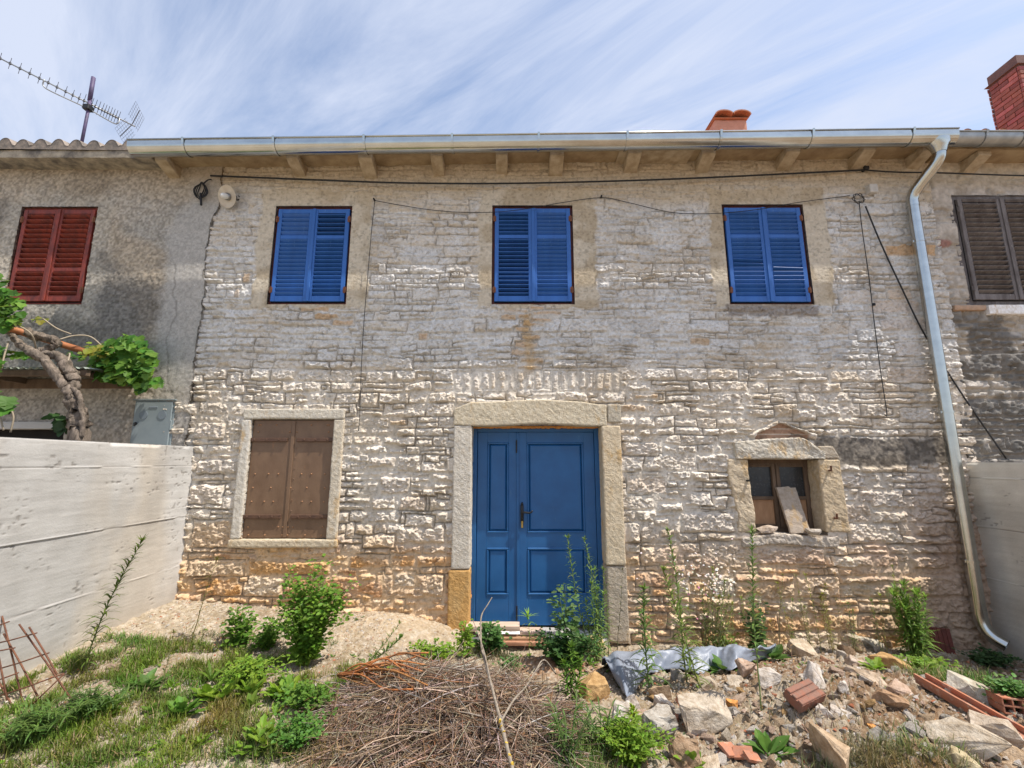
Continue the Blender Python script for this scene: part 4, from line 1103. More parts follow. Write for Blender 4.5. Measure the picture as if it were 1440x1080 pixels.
mb = MB(); mb.tube(curve_pts([P(527, 282, -.035), P(522, 330, -.04), P(517, 390, -.04), P(512, 450, -.045), P(508, 520, -.05), P(505, 598, -.05), P(500, 606, -.05)], 6), .0042, 6)
single('wire', mb, M['cable'], 'thin dark wire hanging down the stones between two blue shuttered windows', 'wire')
mb = MB(); mb.tube(curve_pts([P(1208, 283, -.05), P(1212, 320, -.045), P(1222, 390, -.04), P(1229, 450, -.045), P(1238, 520, -.05), P(1247, 580, -.06), P(1244, 583, -.07)], 6), .0052, 6)
q = P(1229, 428, -.04); mb.box(q-Vector((.012, .01, .015)), q+Vector((.012, .01, .015)))
single('wire', mb, M['cable'], 'thin black wire hanging down beside the downpipe from the coiled cable', 'wire')
mb = MB(); mb.tube(curve_pts([P(1217, 290, -.05), P(1240, 345, -.045), P(1268, 405, -.04), P(1300, 470, -.03), P(1350, 550, -.02), P(1415, 645, -.04)], 8), .0085, 8)
single('cable', mb, M['cable'], 'black cable slanting down behind the zinc downpipe to the concrete wall', 'cable')
mb = MB(); ctr = P(1205, 281, -.04); pts = []
for k in range(60):
    a = k*.38; r_ = .062 + .016*math.sin(k*1.7); pts.append(ctr + Vector((r_*math.cos(a)*1.05, -.02-.0005*k, r_*math.sin(a)*.95)))
mb.tube(pts[:34], .0048, 6)
single('cable_coil', mb, M['cable'], 'small round coil of black cable beside the white junction box', 'cable')
mb = MB(); q = P(1222, 270, 0); mb.box(q+Vector((-.05, -.085, -.055)), q+Vector((.05, 0, .06)), ch=.008); mb.tube([q+Vector((.03, -.04, -.055)), q+Vector((.03, -.04, -.10))], .012, 8)
single('junction_box', mb, material('white plastic', (.60, .57, .52), (.5, .47, .42), .5), 'small white junction box beside a cable coil', 'box', smooth=False)
# the black loops at the corner, hung on a strip
mb = MB(); c0 = P(284, 268, -.05); R = random.Random(6)
for k in range(4):
    w_, h_ = .032+.018*k, .095+.012*((k*2)%3); ox = .008*k-.012; pts = []
    for j in range(17):
        a = 2*math.pi*j/16 + .3*k; pts.append(c0 + Vector((ox + w_*math.cos(a) + .008*math.sin(3*a+k), -.012*k, h_*math.sin(a) - .01*k)))
    mb.tube(pts, .0062, 6)
mb.tube(curve_pts([c0+Vector((.005, -.02, -.05)), c0+Vector((.02, -.03, -.12)), c0+Vector((.03, -.03, -.17)), c0+Vector((.035, -.03, -.215))], 5), .013, 8)
mb.tube(curve_pts([c0+Vector((-.03, .02, .12)), c0+Vector((.03, -.02, .09)), c0+Vector((.07, -.02, .13)), c0+Vector((.11, -.01, .145))], 5), .008, 6)
single('cable_coil', mb, M['cable'], 'black cable bundle hanging in loops beside the white lamp', 'cable')
lamp = tag(empty('wall_lamp', P(331, 279, 0)), 'round cream enamel wall lamp with clear bulb under the eaves', 'lamp')
ax = Vector((-.24, -.88, -.36)).normalized(); u_ = ax.cross(Vector((0, 0, 1))).normalized(); v_ = u_.cross(ax)
def lathe(prof, n=28):
    vs = []; fs = []
    for t_, r_ in prof:
        for k in range(n):
            a = 2*math.pi*k/n; vs.append(ax*t_ + (u_*math.cos(a)+v_*math.sin(a))*r_)
    for i in range(len(prof)-1):
        for k in range(n): fs.append((i*n+k, i*n+(k+1) % n, (i+1)*n+(k+1) % n, (i+1)*n+k))
    m = MB(); m.add(vs, fs); return m
lathe([(.06, .03), (.10, .06), (.115, .10), (.12, .132), (.126, .134), (.122, .128), (.113, .098), (.108, .06), (.10, .03)]).build('lamp_shade', M['enamel'], lamp, True)
lathe([(.085, .0), (.09, .042), (.13, .044), (.135, .0)]).build('socket', material('dull metal', (.3, .3, .29), (.2, .2, .2), .4, metal=.7), lamp, True)
lathe([(.12, .030), (.15, .036), (.18, .034), (.205, .022), (.212, .0)]).build('bulb', M['bulb'], lamp, True)
m_ = lathe([(-.03, .035), (.06, .032), (.065, .0)]); m_.tube([(.03, .02, 0), (.03, -.01, 0)], .035, 12); m_.build('bracket', M['black_iron'], lamp, True)

mc_ = tag(empty('meter_cabinet', (-4.10, 0, 1.6)), 'grey blue metal meter cabinet with two round windows', 'cabinet')
a, b = P(193, 565, -.03), P(245, 564, -.03); z0, z1 = 1.50, a.z
O = Vector((-4.10, 0, 1.6)); mb = MB(); x0, x1 = a.x-O.x, b.x-O.x; zt, zb = z1-O.z, z0-O.z
mb.box((x0-.02, -.03, zb-.02), (x1+.02, .1, zt+.02), ch=.004); mb.box((x0-.03, -.055, zt+.015), (x1+.03, .02, zt+.028)); mb.build('case', M['box_paint'], mc_)
mb = MB(); mb.box((x0, -.05, zb), (x1, -.031, zt), ch=.004)
for fx in (.14, .55): mb.box((x1-.002, -.052, zb+(zt-zb)*(fx+.1)), (x1+.012, -.03, zb+(zt-zb)*(fx+.22)), ch=.003)
dr = mb.build('cabinet_door', M['box_paint'], mc_)
for fx in (.26, .76):
    mb = MB(); p = Vector((x0+(x1-x0)*fx, -.05, zt-.155)); mb.tube([p+Vector((0, .002, 0)), p+Vector((0, -.005, 0))], .048, 24); mb.build('round_window', M['box_dial'], dr, False)
for z in (zt-.065, zb+.07):
    mb = MB(); mb.box((x0+(x1-x0)*.5-.05, -.056, z-.009), (x0+(x1-x0)*.5+.05, -.049, z+.009), ch=.003); mb.build('vent', M['box_dial'], dr)
mb = MB(); p = Vector((x0+.035, -.05, zt-.25)); mb.tube([p, p+Vector((0, -.012, 0))], .018, 12); mb.box(p+Vector((-.006, -.025, -.03)), p+Vector((.006, -.01, .012)), ch=.003); mb.build('lock', M['black_iron'], dr)

# ---- the TV aerial on the tiled roof
an = tag(empty('antenna', P(122, 175, 1.0)), 'long television aerial on a mast above the tiled roof', 'antenna')
ab = an.location
def A(px, py, y=1.0): return P(px, py, y) - ab
mb = MB(); mb.tube([A(112, 215), A(127, 140)], .021, 10); mb.tube([A(126, 142), A(131.5, 109)], .028, 10); mb.build('mast', material('purplish mast', (.10, .07, .16), (.06, .05, .09), .6), an, True)
mb = MB(); e0, e1 = A(-12, 76, .55), A(190, 178, 1.25); mb.tube([e0, e1], .010, 8)
mb.tube(curve_pts([A(62, 112, .78), A(61, 121, .8), A(75, 130, .84), A(122, 152, 1.0), A(150, 168, 1.1), A(162, 174, 1.14), A(167, 172, 1.15), A(168, 166, 1.16)], 5), .009, 8)
bm_ = mb.build('boom', M['old_zinc'], an, True)
mb = MB(); q = A(124, 152); mb.box(q-Vector((.05, .05, .045)), q+Vector((.05, .05, .045)), ch=.01); mb.build('clamp', M['black_iron'], an)
M['aerial'] = material('dull aluminium', (.16, .16, .17), (.10, .10, .11), .5, metal=.5)
tdir = (e1-e0).normalized(); side = tdir.cross(Vector((0, 0, 1))).normalized(); upv = side.cross(tdir)
ts = [.055, .12, .185, .25, .315, .375, .435, .495, .545, .59, .625, .655, .68, .705, .73, .755, .775, .795, .815, .835, .855, .875]
for t in ts:
    mb = MB(); p = e0.lerp(e1, t); l_ = .10 if t < .6 else .13
    for s in (-1, 1): mb.tube([p, p+(upv*.75*s+side*.35*s)*l_], .0035, 4)
    mb.box(p-Vector((.010, .010, .020)), p+Vector((.010, .010, .020)), col=None)
    mb.build('element', M['aerial'], bm_)
mb = MB()
for s in (-1, 1):
    base = e0.lerp(e1, .975); tip = (upv*s*.95 + tdir*-.05 + side*.1).normalized()
    for k in range(7):
        w0 = base + side*(k-3)*.065 + upv*s*.03; mb.tube([w0, w0+tip*.26], .0018, 4)
    for k in range(6):
        w0 = base + tip*(.04+.046*k) + upv*s*.02; mb.tube([w0-side*.2, w0+side*.2], .0018, 4)
    mb.tube([base, base+tip*.28], .007, 6)
mb.build('reflector', M['aerial'], an)

# ---- the grapevine and its pole
gv = tag(empty('grapevine', (-4.2, -.75, 0)), 'old grapevine with twisted grey trunk and fresh green leaves behind the concrete wall', 'vine')
gb = gv.location
LR = random.Random(77)
def leafpoly(mb, base, d, n, Ln, col, kind='vine', wid=1.0):
    """one broad leaf: stalk end, direction, face normal"""
    d = d.normalized(); s = d.cross(n)
    if s.length < 1e-4: s = d.cross(Vector((1, 0, 0)))
    s.normalize(); n = s.cross(d)
    if kind == 'vine': out_ = ((-.06, .30), (.16, .52), (.30, .40), (.50, .60), (.62, .34), (.80, .30), (1, 0))
    elif kind == 'lobed': out_ = ((.05, .10), (.22, .30), (.32, .18), (.52, .42), (.62, .22), (.82, .26), (1, 0))
    else: out_ = ((.12, .14), (.32, .30), (.55, .34), (.8, .20), (1, 0))
    c = base + d*Ln*.38 - n*Ln*.06
    vs = [base, c]
    for t, w in out_: vs.append(base + d*Ln*t + s*Ln*w*wid + n*Ln*(.06*w - .28*max(0, t-.4)**1.5))
    for t, w in out_[-2::-1]: vs.append(base + d*Ln*t - s*Ln*w*wid + n*Ln*(.06*w - .28*max(0, t-.4)**1.5))
    k = len(vs)-2; fs = [(1, 0, 2)] + [(1, 2+i, 3+i) for i in range(k-1)] + [(1, 1+k, 0)]
    mb.add(vs, fs, col)
def blade(mb, base, d, Ln, w, droop, col, n=4, up=Vector((0, 0, 1))):
    """one narrow leaf as a bending strip with a raised fold"""
    s = d.cross(up)
    if s.length < 1e-3: s = Vector((1, 0, 0))
    s.normalize(); p = base.copy(); d = d.normalized(); vs = []; fs = []
    for i in range(n+1):
        t = i/n; ww = w*(math.sin(math.pi*min(1, .18+.82*t)) if i < n else 0)
        vs += [p-s*ww*.5, p+s*ww*.5]
        p = p + d*Ln/n; d = (d + Vector((0, 0, -droop/n))).normalized()
    for i in range(n): fs.append((2*i, 2*i+1, 2*i+3, 2*i+2))
    mb.add(vs, fs, col)
def shade(c, R, v=.25, warm=.0):
    k = 1+R.uniform(-v, v); return (c[0]*k*(1+R.uniform(-.1, .25+warm)), c[1]*k, c[2]*k*(1+R.uniform(-.2, .2)))
def V_(px, py, y): return P(px, py, y) - gb
mb = MB()
def gnarl(pts, rads, seed, n=10):
    c_ = curve_pts(pts, 7); R = random.Random(seed); N_ = len(c_)
    rr = []
    for i in range(N_):
        t = i/(N_-1)*(len(rads)-1); k = min(int(t), len(rads)-2); rr.append(lerp(rads[k], rads[k+1], t-k)*(1+R.uniform(-.14, .18)))
    c_ = [p + Vector((R.uniform(-1, 1), R.uniform(-1, 1), R.uniform(-1, 1)))*r_*.22 for p, r_ in zip(c_, rr)]
    o = len(mb.v); mb.tube(c_, rr, n)
    for i in range(o, len(mb.v)):                       # ropey bark
        a = (i-o) % n; row_ = (i-o)//n
        if row_ >= N_: continue
        v = Vector(mb.v[i]); cpt = c_[row_]; mb.v[i] = tuple(cpt + (v-cpt)*(1+.22*math.sin(a*2.5+row_*.35)))
gnarl([V_(112, 700, -.75), V_(111, 612, -.75), V_(109, 590, -.75), V_(106, 568, -.75), V_(100, 552, -.75), V_(104, 538, -.72), V_(97, 522, -.7), V_(86, 505, -.68), V_(70, 498, -.66), V_(52, 496, -.64)], [.075, .075, .07, .062, .055, .05, .05, .042, .036, .03], 1, 12)
gnarl([V_(104, 560, -.78), V_(92, 545, -.78), V_(80, 528, -.78), V_(62, 506, -.76), V_(48, 497, -.74), V_(34, 488, -.72), V_(22, 478, -.7), V_(14, 466, -.7), V_(4, 458, -.7), V_(-20, 452, -.7)], [.045, .04, .036, .04, .045, .03, .026, .026, .024, .02], 2)
gnarl([V_(-30, 455, -.6), V_(5, 462, -.62), V_(30, 466, -.62), V_(55, 473, -.62), V_(75, 478, -.62), V_(80, 484, -.62), V_(70, 490, -.64), V_(55, 494, -.66), V_(46, 500, -.7)], [.05, .05, .045, .04, .035, .035, .032, .03, .025], 3)
gnarl([V_(113, 615, -.80), V_(118, 592, -.80), V_(114, 575, -.80), V_(112, 556, -.79), V_(103, 545, -.78)], [.026, .024, .022, .02, .018], 4, 8)
mb.build('trunk', M['bark'], gv, True)
mb = MB(); mb.cc = (.34, .28, .21)
for pts in (((82, 478, -.6), (105, 472, -.5), (128, 474, -.4), (150, 492, -.35), (172, 500, -.35)), ((52, 497, -.6), (44, 470, -.75), (20, 455, -.8)), ((12, 480, -.8), (6, 500, -.85), (2, 520, -.9)), ((10, 567, -.9), (19, 585, -.9), (15, 608, -.9)), ((0, 585, -.95), (5, 605, -.95)), ((60, 448, -.5), (80, 462, -.45), (100, 470, -.4)), ((95, 510, -.7), (98, 497, -.62), (90, 505, -.6))):
    mb = MB(); mb.cc = (.34, .28, .21); mb.tube(curve_pts([V_(*p) for p in pts], 5), .008, 5); mb.build('cane', M['stem'], gv, True)
mb = MB()
def cluster(px, py, rx, ry, y, n, size, cols, R, dep=.22):
    for i in range(n):
        while True:
            a, b = R.uniform(-1, 1), R.uniform(-1, 1)
            if a*a+b*b <= 1: break
        base = V_(px+a*rx, py+b*ry, y+R.uniform(-dep, dep))
        d = Vector((a*.6+R.uniform(-.5, .5), -.35+R.uniform(-.4, .3), -.5+R.uniform(-.6, .5)))
        nrm = Vector((R.uniform(-.3, .5), -.55+R.uniform(-.3, .3), .75+R.uniform(-.3, .2)))
        leafpoly(mb, base, d, nrm, size*R.uniform(.6, 1.15), shade(R.choice(cols), R))
GR = [(.09, .23, .03), (.12, .27, .04), (.065, .17, .03), (.15, .28, .04)]; YG = [(.24, .30, .04), (.30, .30, .05), (.16, .27, .04)]
cluster(180, 503, 36, 34, -.30, 260, .095, GR, LR); cluster(205, 535, 18, 14, -.30, 80, .09, GR, LR); cluster(152, 512, 22, 20, -.28, 90, .09, GR, LR)
cluster(140, 490, 18, 10, -.36, 38, .07, YG, LR); cluster(120, 500, 25, 6, -.36, 34, .06, YG+GR, LR)
cluster(8, 432, 24, 28, -.75, 140, .085, GR, LR); cluster(-12, 420, 26, 40, -.75, 120, .09, GR, LR); cluster(18, 455, 14, 6, -.7, 16, .07, YG+GR, LR); cluster(58, 449, 8, 4, -.45, 9, .06, YG, LR)
cluster(4, 562, 10, 12, -.9, 16, .12, GR, LR, .1); cluster(-6, 500, 9, 20, -.8, 26, .12, GR, LR); cluster(92, 592, 14, 10, -.62, 12, .15, [(.05, .10, .035)], LR, .1); cluster(20, 497, 26, 5, -.5, 26, .07, GR+YG, LR)
mb.build('foliage', M['leaf'], gv)
mb = MB(); mb.tube([P(-60, 441, -1.0), P(40, 470, -.62), P(128, 497, -.34)], .034, 10)
single('pole', mb, M['pole'], 'reddish brown varnished pole carrying the grapevine', 'pole')

# ---- rusty mesh leaning by the pale wall
rb = MB(); rods = [((2, 863), (33, 993)), ((5, 891), (53, 979)), ((27, 878), (102, 986)), ((41, 882), (80, 948)), ((-2, 958), (25, 1010)), ((-14, 870), (10, 985))]
for i, (p, q) in enumerate(rods): rb.tube([P(*p, -1.72-.02*i), P((p[0]+q[0])/2+1, (p[1]+q[1])/2, -1.77-.02*i), P(*q, -1.82-.02*i)], .0052, 6)
for i, (p, q) in enumerate((((-20, 908), (52, 890)), ((-20, 884), (13, 874)), ((-20, 917), (21, 911)), ((-20, 946), (69, 918)), ((-20, 961), (26, 946)), ((-20, 985), (90, 947)), ((23, 1010), (90, 948)))):
    rb.tube([P(*p, -1.77-.015*i), P((p[0]+q[0])/2, (p[1]+q[1])/2+1, -1.775-.015*i), P(*q, -1.78-.015*i)], .0046, 6)
single('reinforcing_mesh', rb, M['rust'], 'bent rusty reinforcing mesh leaning by the pale concrete wall', 'steel mesh')

# ---- in the cellar window
def rockmesh(seed, dims, n=16, rough=.012, cuts=2, col=(1, 1, 1)):
    R = random.Random(seed); bm = bmesh.new()
    for i in range(n):
        v = Vector((R.uniform(-1, 1), R.uniform(-1, 1), R.uniform(-1, 1)))
        m_ = max(abs(v.x), abs(v.y), abs(v.z)); v = v/m_*R.uniform(.82, 1.0)
        bm.verts.new((v.x*dims[0]/2, v.y*dims[1]/2, v.z*dims[2]/2))
    r = bmesh.ops.convex_hull(bm, input=list(bm.verts))
    bmesh.ops.delete(bm, geom=[g for g in r['geom_interior'] if isinstance(g, bmesh.types.BMVert)], context='VERTS')
    if cuts:
        bmesh.ops.bevel(bm, geom=list(bm.edges), offset=min(dims)*.035, segments=1, affect='EDGES', clamp_overlap=True)
        bmesh.ops.triangulate(bm, faces=list(bm.faces))
        bmesh.ops.subdivide_edges(bm, edges=list(bm.edges), cuts=cuts, use_grid_fill=True)
        o_ = Vector((seed*1.3, seed*.7, seed*2.1))
        for v in bm.verts: v.co += mn.noise_vector(v.co*14+o_)*rough + mn.noise_vector(v.co*45+o_)*rough*.5
    bmesh.ops.recalc_face_normals(bm, faces=bm.faces)
    me = bpy.data.meshes.new('stone'); bm.to_mesh(me); bm.free()
    at = me.color_attributes.new('Col', 'FLOAT_COLOR', 'POINT')
    at.data.foreach_set('color', np.tile(np.array(list(col)+[1], np.float32), len(me.vertices)))
    me.materials.append(M['rubble'])
    return me
def rock(name, label, seed, loc, dims, rot=(0, 0, 0), col=(.5, .44, .36), n=16, rough=.010, cat='stone', group=None, mat=None, cuts=2):
    me = rockmesh(seed, dims, n, rough, cuts, col)
    if mat: me.materials.clear(); me.materials.append(mat)
    o = bpy.data.objects.new(name, me); COL.objects.link(o); o.location = loc; o.rotation_euler = rot
    return tag(o, label, cat, group)
cz = .972
mb = MB(); Mx = Matrix.Translation((3.17, .02, cz)) @ Matrix.Rotation(math.radians(-5), 4, 'Y') @ Matrix.Rotation(math.radians(-14), 4, 'X')
gridbox(mb, (-.115, -.018, .012), (.10, .018, .52), (.02, .02, .02), .005, .003, 20, 5, fn=lambda p: Mx @ Vector((p.x, p.y, p.z-(.02 if p.x > .03 and p.z > .49 else 0))))
mb.cc = (.50, .42, .34); mb.c = [(.50, .42, .34)]*len(mb.v)
single('stone_slab', mb, M['dressed'], 'narrow pale slab leaning inside the small cellar window', 'slab', smooth=False)
rock('stone', 'flat beige stone on the cellar window sill below the wooden panel', 61, (2.80, .03, cz+.055), (.22, .14, .09), (.1, 0, .3), (.55, .46, .38))
rock('stone', 'small white stone at the foot of the slab in the cellar window', 62, (3.27, -.03, cz+.035), (.16, .10, .07), (0, 0, -.1), (.58, .52, .45))

# ---- boards and bricks at the doorstep
def board(label, px0, py0, px1, py1, y, th, dep, seed, mat=None, z=None):
    a, b = P(px0, py0, y), P(px1, py1, y); L_ = (b-a).length; mb = MB(); dv = b-a
    Mx = Matrix.Translation(a) @ Matrix.Rotation(-math.atan2(dv.z, dv.x), 4, 'Y')
    gridbox(mb, (0, 0, -th), (L_, dep, 0), (.05, .04, .02), .004, .002, 10, seed, fn=lambda p: Mx @ p)
    return single('board', mb, mat or M['plank'], label, 'board', smooth=False)
board('thick pale board at the foot of the narrow door leaf', 655, 881, 731, 881, -.13, .045, .15, 1)
board('pale board under the wide door leaf', 731, 889, 765, 889, -.10, .03, .15, 2)
board('grey stone-like board at the door beside the leafy weeds', 764, 889, 803, 890, -.11, .035, .15, 3, material('grey board', (.45, .43, .40), (.34, .32, .30), .9, scale=12))
board('brown board under the pale doorstep board', 700, 897.5, 768, 898, -.16, .03, .12, 4, M['panelwood'])
board('lowest reddish board in front of the door', 708, 903, 770, 904, -.20, .035, .1, 5, material('reddish board', (.50, .27, .16), (.36, .18, .11), .85, scale=10))
board('dark grey strip beside the doorstep boards', 650, 899, 684, 899, -.17, .02, .06, 6, M['old_zinc'])

# ---- grey plastic sheet
top_ = [(847, 934), (862, 925), (900, 921), (935, 921), (965, 918), (990, 919), (1020, 914), (1040, 917), (1062, 921), (1092, 914)]
bot_ = [(868, 968), (884, 984), (903, 962), (920, 949), (955, 946), (985, 950), (1008, 944), (1030, 944), (1058, 936), (1095, 924)]
nu, nv = 90, 26; vs = []
tp = curve_pts([G(x, y+14) + Vector((0, 0, .13)) for x, y in top_], 10); bp = curve_pts([G(x, y)+Vector((0, 0, .02)) for x, y in bot_], 10)
bk = [p+Vector((.02, .14, -.13)) for p in tp]
def at(l, t): k = min(int(t*(len(l)-1)), len(l)-2); return l[k].lerp(l[k+1], t*(len(l)-1)-k)
for i in range(nu+1):
    u = i/nu; t_, b_, k_ = at(tp, u), at(bp, u), at(bk, u)
    for j in range(nv+1):
        v = j/nv
        p = k_.lerp(t_, v/.3) if v < .3 else t_.lerp(b_, (v-.3)/.7)
        if v >= .3: p = p + Vector((0, 0, .05*math.sin(math.pi*(v-.3)/.7)))
        w_ = Vector((u*5.2, v*1.1, 3.7)); r_ = 1-abs(mn.noise(w_*1.9)*2); r2 = 1-abs(mn.noise(w_*4.6+Vector((3, 1, 0)))*2)
        fold = math.sin(u*46+v*9*math.sin(u*5))*.010*(1-.6*v)
        p = p + Vector((0, -.35, .9))*(.035*(r_-.6) + .018*(r2-.5) + fold)
        zmin = gh(p.x, p.y)+.006
        if p.z < zmin: p.z = zmin
        vs.append(p)
fs = [(i*(nv+1)+j, i*(nv+1)+j+1, (i+1)*(nv+1)+j+1, (i+1)*(nv+1)+j) for i in range(nu) for j in range(nv)]
mb = MB(); mb.add(vs, fs)
tp_ = single('plastic_sheet', mb, M['tarp'], 'crumpled grey blue plastic sheet lying among the rubble and weeds', 'sheet')
so = tp_.modifiers.new('thickness', 'SOLIDIFY'); so.thickness = .003

# ================================================================== rubble
PALE = (.56, .49, .40); GREY = (.50, .47, .43); TAN = (.54, .41, .28); OCH = (.55, .36, .17); WHT = (.66, .61, .56); PINK = (.56, .42, .33); BRN = (.38, .27, .18)
def rk_px(label, px, py, w, h, dep, col, seed, rot=0, tilt=(0, 0), n=16, rough=.010, name='rubble_stone', mat=None, lift=0):
    g = G(px, py+h*.35); s = pxm(g)
    w *= .9; h *= .9; rough *= 1.35; d = (w*s, w*s*dep, h*s*1.05)
    return rock(name, label, seed, (g.x, g.y, g.z+d[2]*.24+lift), d, (tilt[0], tilt[1], rot), col, n, rough, mat=mat)
HERO = [
 ('large flat-topped limestone block, the biggest in the rubble heap', 988, 1003, 78, 50, .75, PALE, 4, .1, (.12, -.05), 12),
 ('white pointed slab leaning under the tip of the plastic sheet', 893, 985, 30, 34, .5, WHT, 8, .4, (.2, .35), 10),
 ('pinkish flat stone below the white pointed slab', 903, 1003, 30, 18, .8, PINK, 9, .2, (.2, .1), 12),
 ('upright brown stone behind the two long pale shards', 930, 975, 34, 32, .6, TAN, 14, -.2, (.1, -.1), 12),
 ('long pale shard between the upright stone and the biggest block', 938, 992, 38, 24, .5, WHT, 16, -.6, (.3, .3), 10),
 ('yellow brown sandstone block beside the left end of the plastic sheet', 836, 968, 50, 32, .8, OCH, 5, .25, (.05, -.12), 14),
 ('rounded yellow stone at the foot of the door jamb', 828, 903, 50, 22, .6, (.60, .47, .24), 11, .1, (0, 0), 18),
 ('long pale slab lying by the wall beside the dense green weed', 1216, 898, 74, 22, .5, (.58, .53, .43), 12, -.12, (.1, .08), 12),
 ('flat ochre rock under the red roof tile channel', 1253, 932, 56, 24, .6, OCH, 17, -.35, (.1, .25), 12),
 ('pale cream boulder between the tall weeds near the wall', 1132, 913, 44, 26, .7, (.60, .51, .40), 18, .0, (0, 0), 14),
 ('mauve grey flat stone left of the mottled white stone', 1088, 953, 46, 26, .7, WHT, 19, -.2, (.2, .1), 12),
 ('mottled white stone above the ribbed brick fragment', 1148, 950, 42, 40, .6, WHT, 20, .4, (-.1, .4), 14),
 ('white triangular shard right of the ribbed brick fragment', 1182, 967, 24, 24, .4, WHT, 22, .2, (.1, .2), 8),
 ('small white stone below the ribbed brick fragment', 1159, 1001, 24, 16, .8, WHT, 24, .4, (.1, .1), 10),
 ('narrow white stone lying beside the small white one', 1184, 1003, 30, 14, .6, WHT, 25, -.6, (.1, .2), 10),
 ('big tan slab slanting at the front of the bare soil', 1166, 1052, 52, 62, 1.3, TAN, 26, -.7, (.35, .15), 12),
 ('brown square stone in front of the reddish flat stone', 1252, 986, 40, 28, .7, (.50, .33, .21), 27, -.3, (.1, .2), 14),
 ('reddish flat stone above the brown square stone', 1264, 966, 40, 26, .6, PINK, 28, -.2, (.1, .2), 12),
 ('very long pale slab lying in front of the terracotta channel', 1362, 1040, 92, 44, .45, (.62, .54, .43), 30, -.62, (.15, .2), 12),
 ('white and brown slab between the long slab and the channel', 1402, 1028, 66, 40, .5, (.60, .51, .41), 33, -.65, (.1, .3), 12),
 ('long light slab behind the terracotta channel', 1368, 972, 76, 34, .5, (.60, .56, .47), 34, -.55, (.1, .3), 12),
 ('tan faceted block beside the front end of the long pale slab', 1424, 1068, 46, 34, .8, TAN, 35, -.3, (.1, .2), 12),
 ('yellowish rough stone in the grass below the long pale slab', 1360, 1072, 44, 24, .8, (.56, .48, .31), 36, -.2, (0, .1), 16),
 ('grey lump of old concrete left of the biggest block', 926, 1018, 56, 48, .8, (.48, .45, .40), 37, .3, (.1, 0), 24, .022),
 ('brown lump of clay mortar under the biggest block', 962, 1058, 46, 40, .8, BRN, 38, .2, (.1, 0), 24, .02),
 ('flat cream stone at the front beside the red tile shards', 998, 1076, 38, 16, .8, (.60, .50, .38), 39, .0, (.1, 0), 14),
 ('small white chip standing in front of the biggest block', 982, 1029, 24, 22, .5, WHT, 40, .4, (.2, .3), 8),
 ('brown triangular stone on the top right of the biggest block', 1040, 984, 28, 22, .5, (.46, .36, .28), 42, .2, (.3, -.2), 8),
 ('pale flat stone on top of the heap below the plastic sheet', 1000, 962, 32, 18, .8, PALE, 43, .1, (.1, 0), 12),
 ('tan stone at the right end of the plastic sheet', 1052, 938, 40, 24, .8, PINK, 44, -.2, (.1, .1), 12),
 ('pale stone below the tan one at the end of the plastic sheet', 1036, 958, 30, 16, .8, PALE, 45, -.2, (.1, .1), 12),
 ('reddish tilted stone beside the pale cream boulder', 1165, 928, 26, 14, .8, (.45, .26, .17), 46, -.3, (.3, .4), 10),
 ('long thin stone slanting down beside the light green rosette', 1222, 950, 62, 16, .35, (.56, .45, .34), 47, -.75, (.1, .3), 10),
 ('pale stone at the upper end of the long thin stone', 1206, 930, 34, 20, .8, (.60, .50, .42), 48, -.3, (.1, .2), 12),
 ('rough white lump under the white pointed slab', 880, 1010, 40, 34, .8, (.58, .54, .49), 49, .2, (.1, .1), 24, .02),
]
for i, h in enumerate(HERO): rk_px(*h[:7], seed=h[7], rot=h[8], tilt=h[9], n=h[10], rough=h[11] if len(h) > 11 else .009)
for lab, px, py, w, h, sd in (('small red brick chip behind the long pale shard', 959, 984, 16, 14, 70), ('red brick chip at the left foot of the biggest block', 953, 1009, 14, 10, 71), ('red brick chip between the grey lump and the brown lump', 942, 1018, 12, 12, 72), ('red brick crumb right of the biggest block', 1031, 1034, 10, 8, 73), ('red brick crumb in the grass at the left foot of the heap', 910, 1076, 12, 8, 74), ('orange brick crumb in the rubble near the left end of the ribbed brick', 1089, 976, 8, 7, 75)):
    rk_px(lab, px, py, w, h, .8, (.55, .16, .07), sd, .4, (.3, .2), 9, .002, 'brick_chip', M['terra'])
for lab, px, py, w, h, sd in (('orange lump of builders foam right of the biggest block', 1030, 992, 20, 16, 80), ('orange foam strip on the gravel before the brown square stone', 1234, 1026, 28, 9, 81), ('orange foam bit beside the terracotta channel', 1308, 1010, 16, 10, 82)):
    rk_px(lab, px, py, w, h, .6, (.7, .35, .07), sd, -.4, (.1, .2), 20, .008, 'foam_lump', M['foam'])
# loose stones over the heap: three batches that nothing tells apart
SR = random.Random(31)
protos = [rockmesh(500+i, (1, SR.uniform(.6, .95), SR.uniform(.45, .75)), SR.choice((9, 11, 14)), .03, 1, c) for i, c in enumerate([PALE, WHT, TAN, GREY, PINK, PALE, BRN, WHT, OCH, GREY, TAN, PALE])]
GLAB = 'small broken stone lying loose on the rubble heap'
k = 0
while k < 280:
    px, py = SR.uniform(868, 1440), SR.uniform(905, 1085)
    if px < 930 and py < 985: continue
    if py < 925 and px < 1100: continue
    if px > 1290 and py < 950 + (px-1290)*.35: continue
    g = G(px, py); s = pxm(g)*SR.choice((7, 8, 9, 11, 13, 17, 22))*SR.uniform(.8, 1.15)
    o = bpy.data.objects.new('loose_stone', protos[k % len(protos)]); COL.objects.link(o)
    o.location = (g.x, g.y, g.z+s*.18); o.scale = (s, s, s); o.rotation_euler = (SR.uniform(-.4, .4), SR.uniform(-.4, .4), SR.uniform(0, 6.28))
    tag(o, GLAB, 'stone', 'loose stones on the rubble heap'); k += 1
k = 0
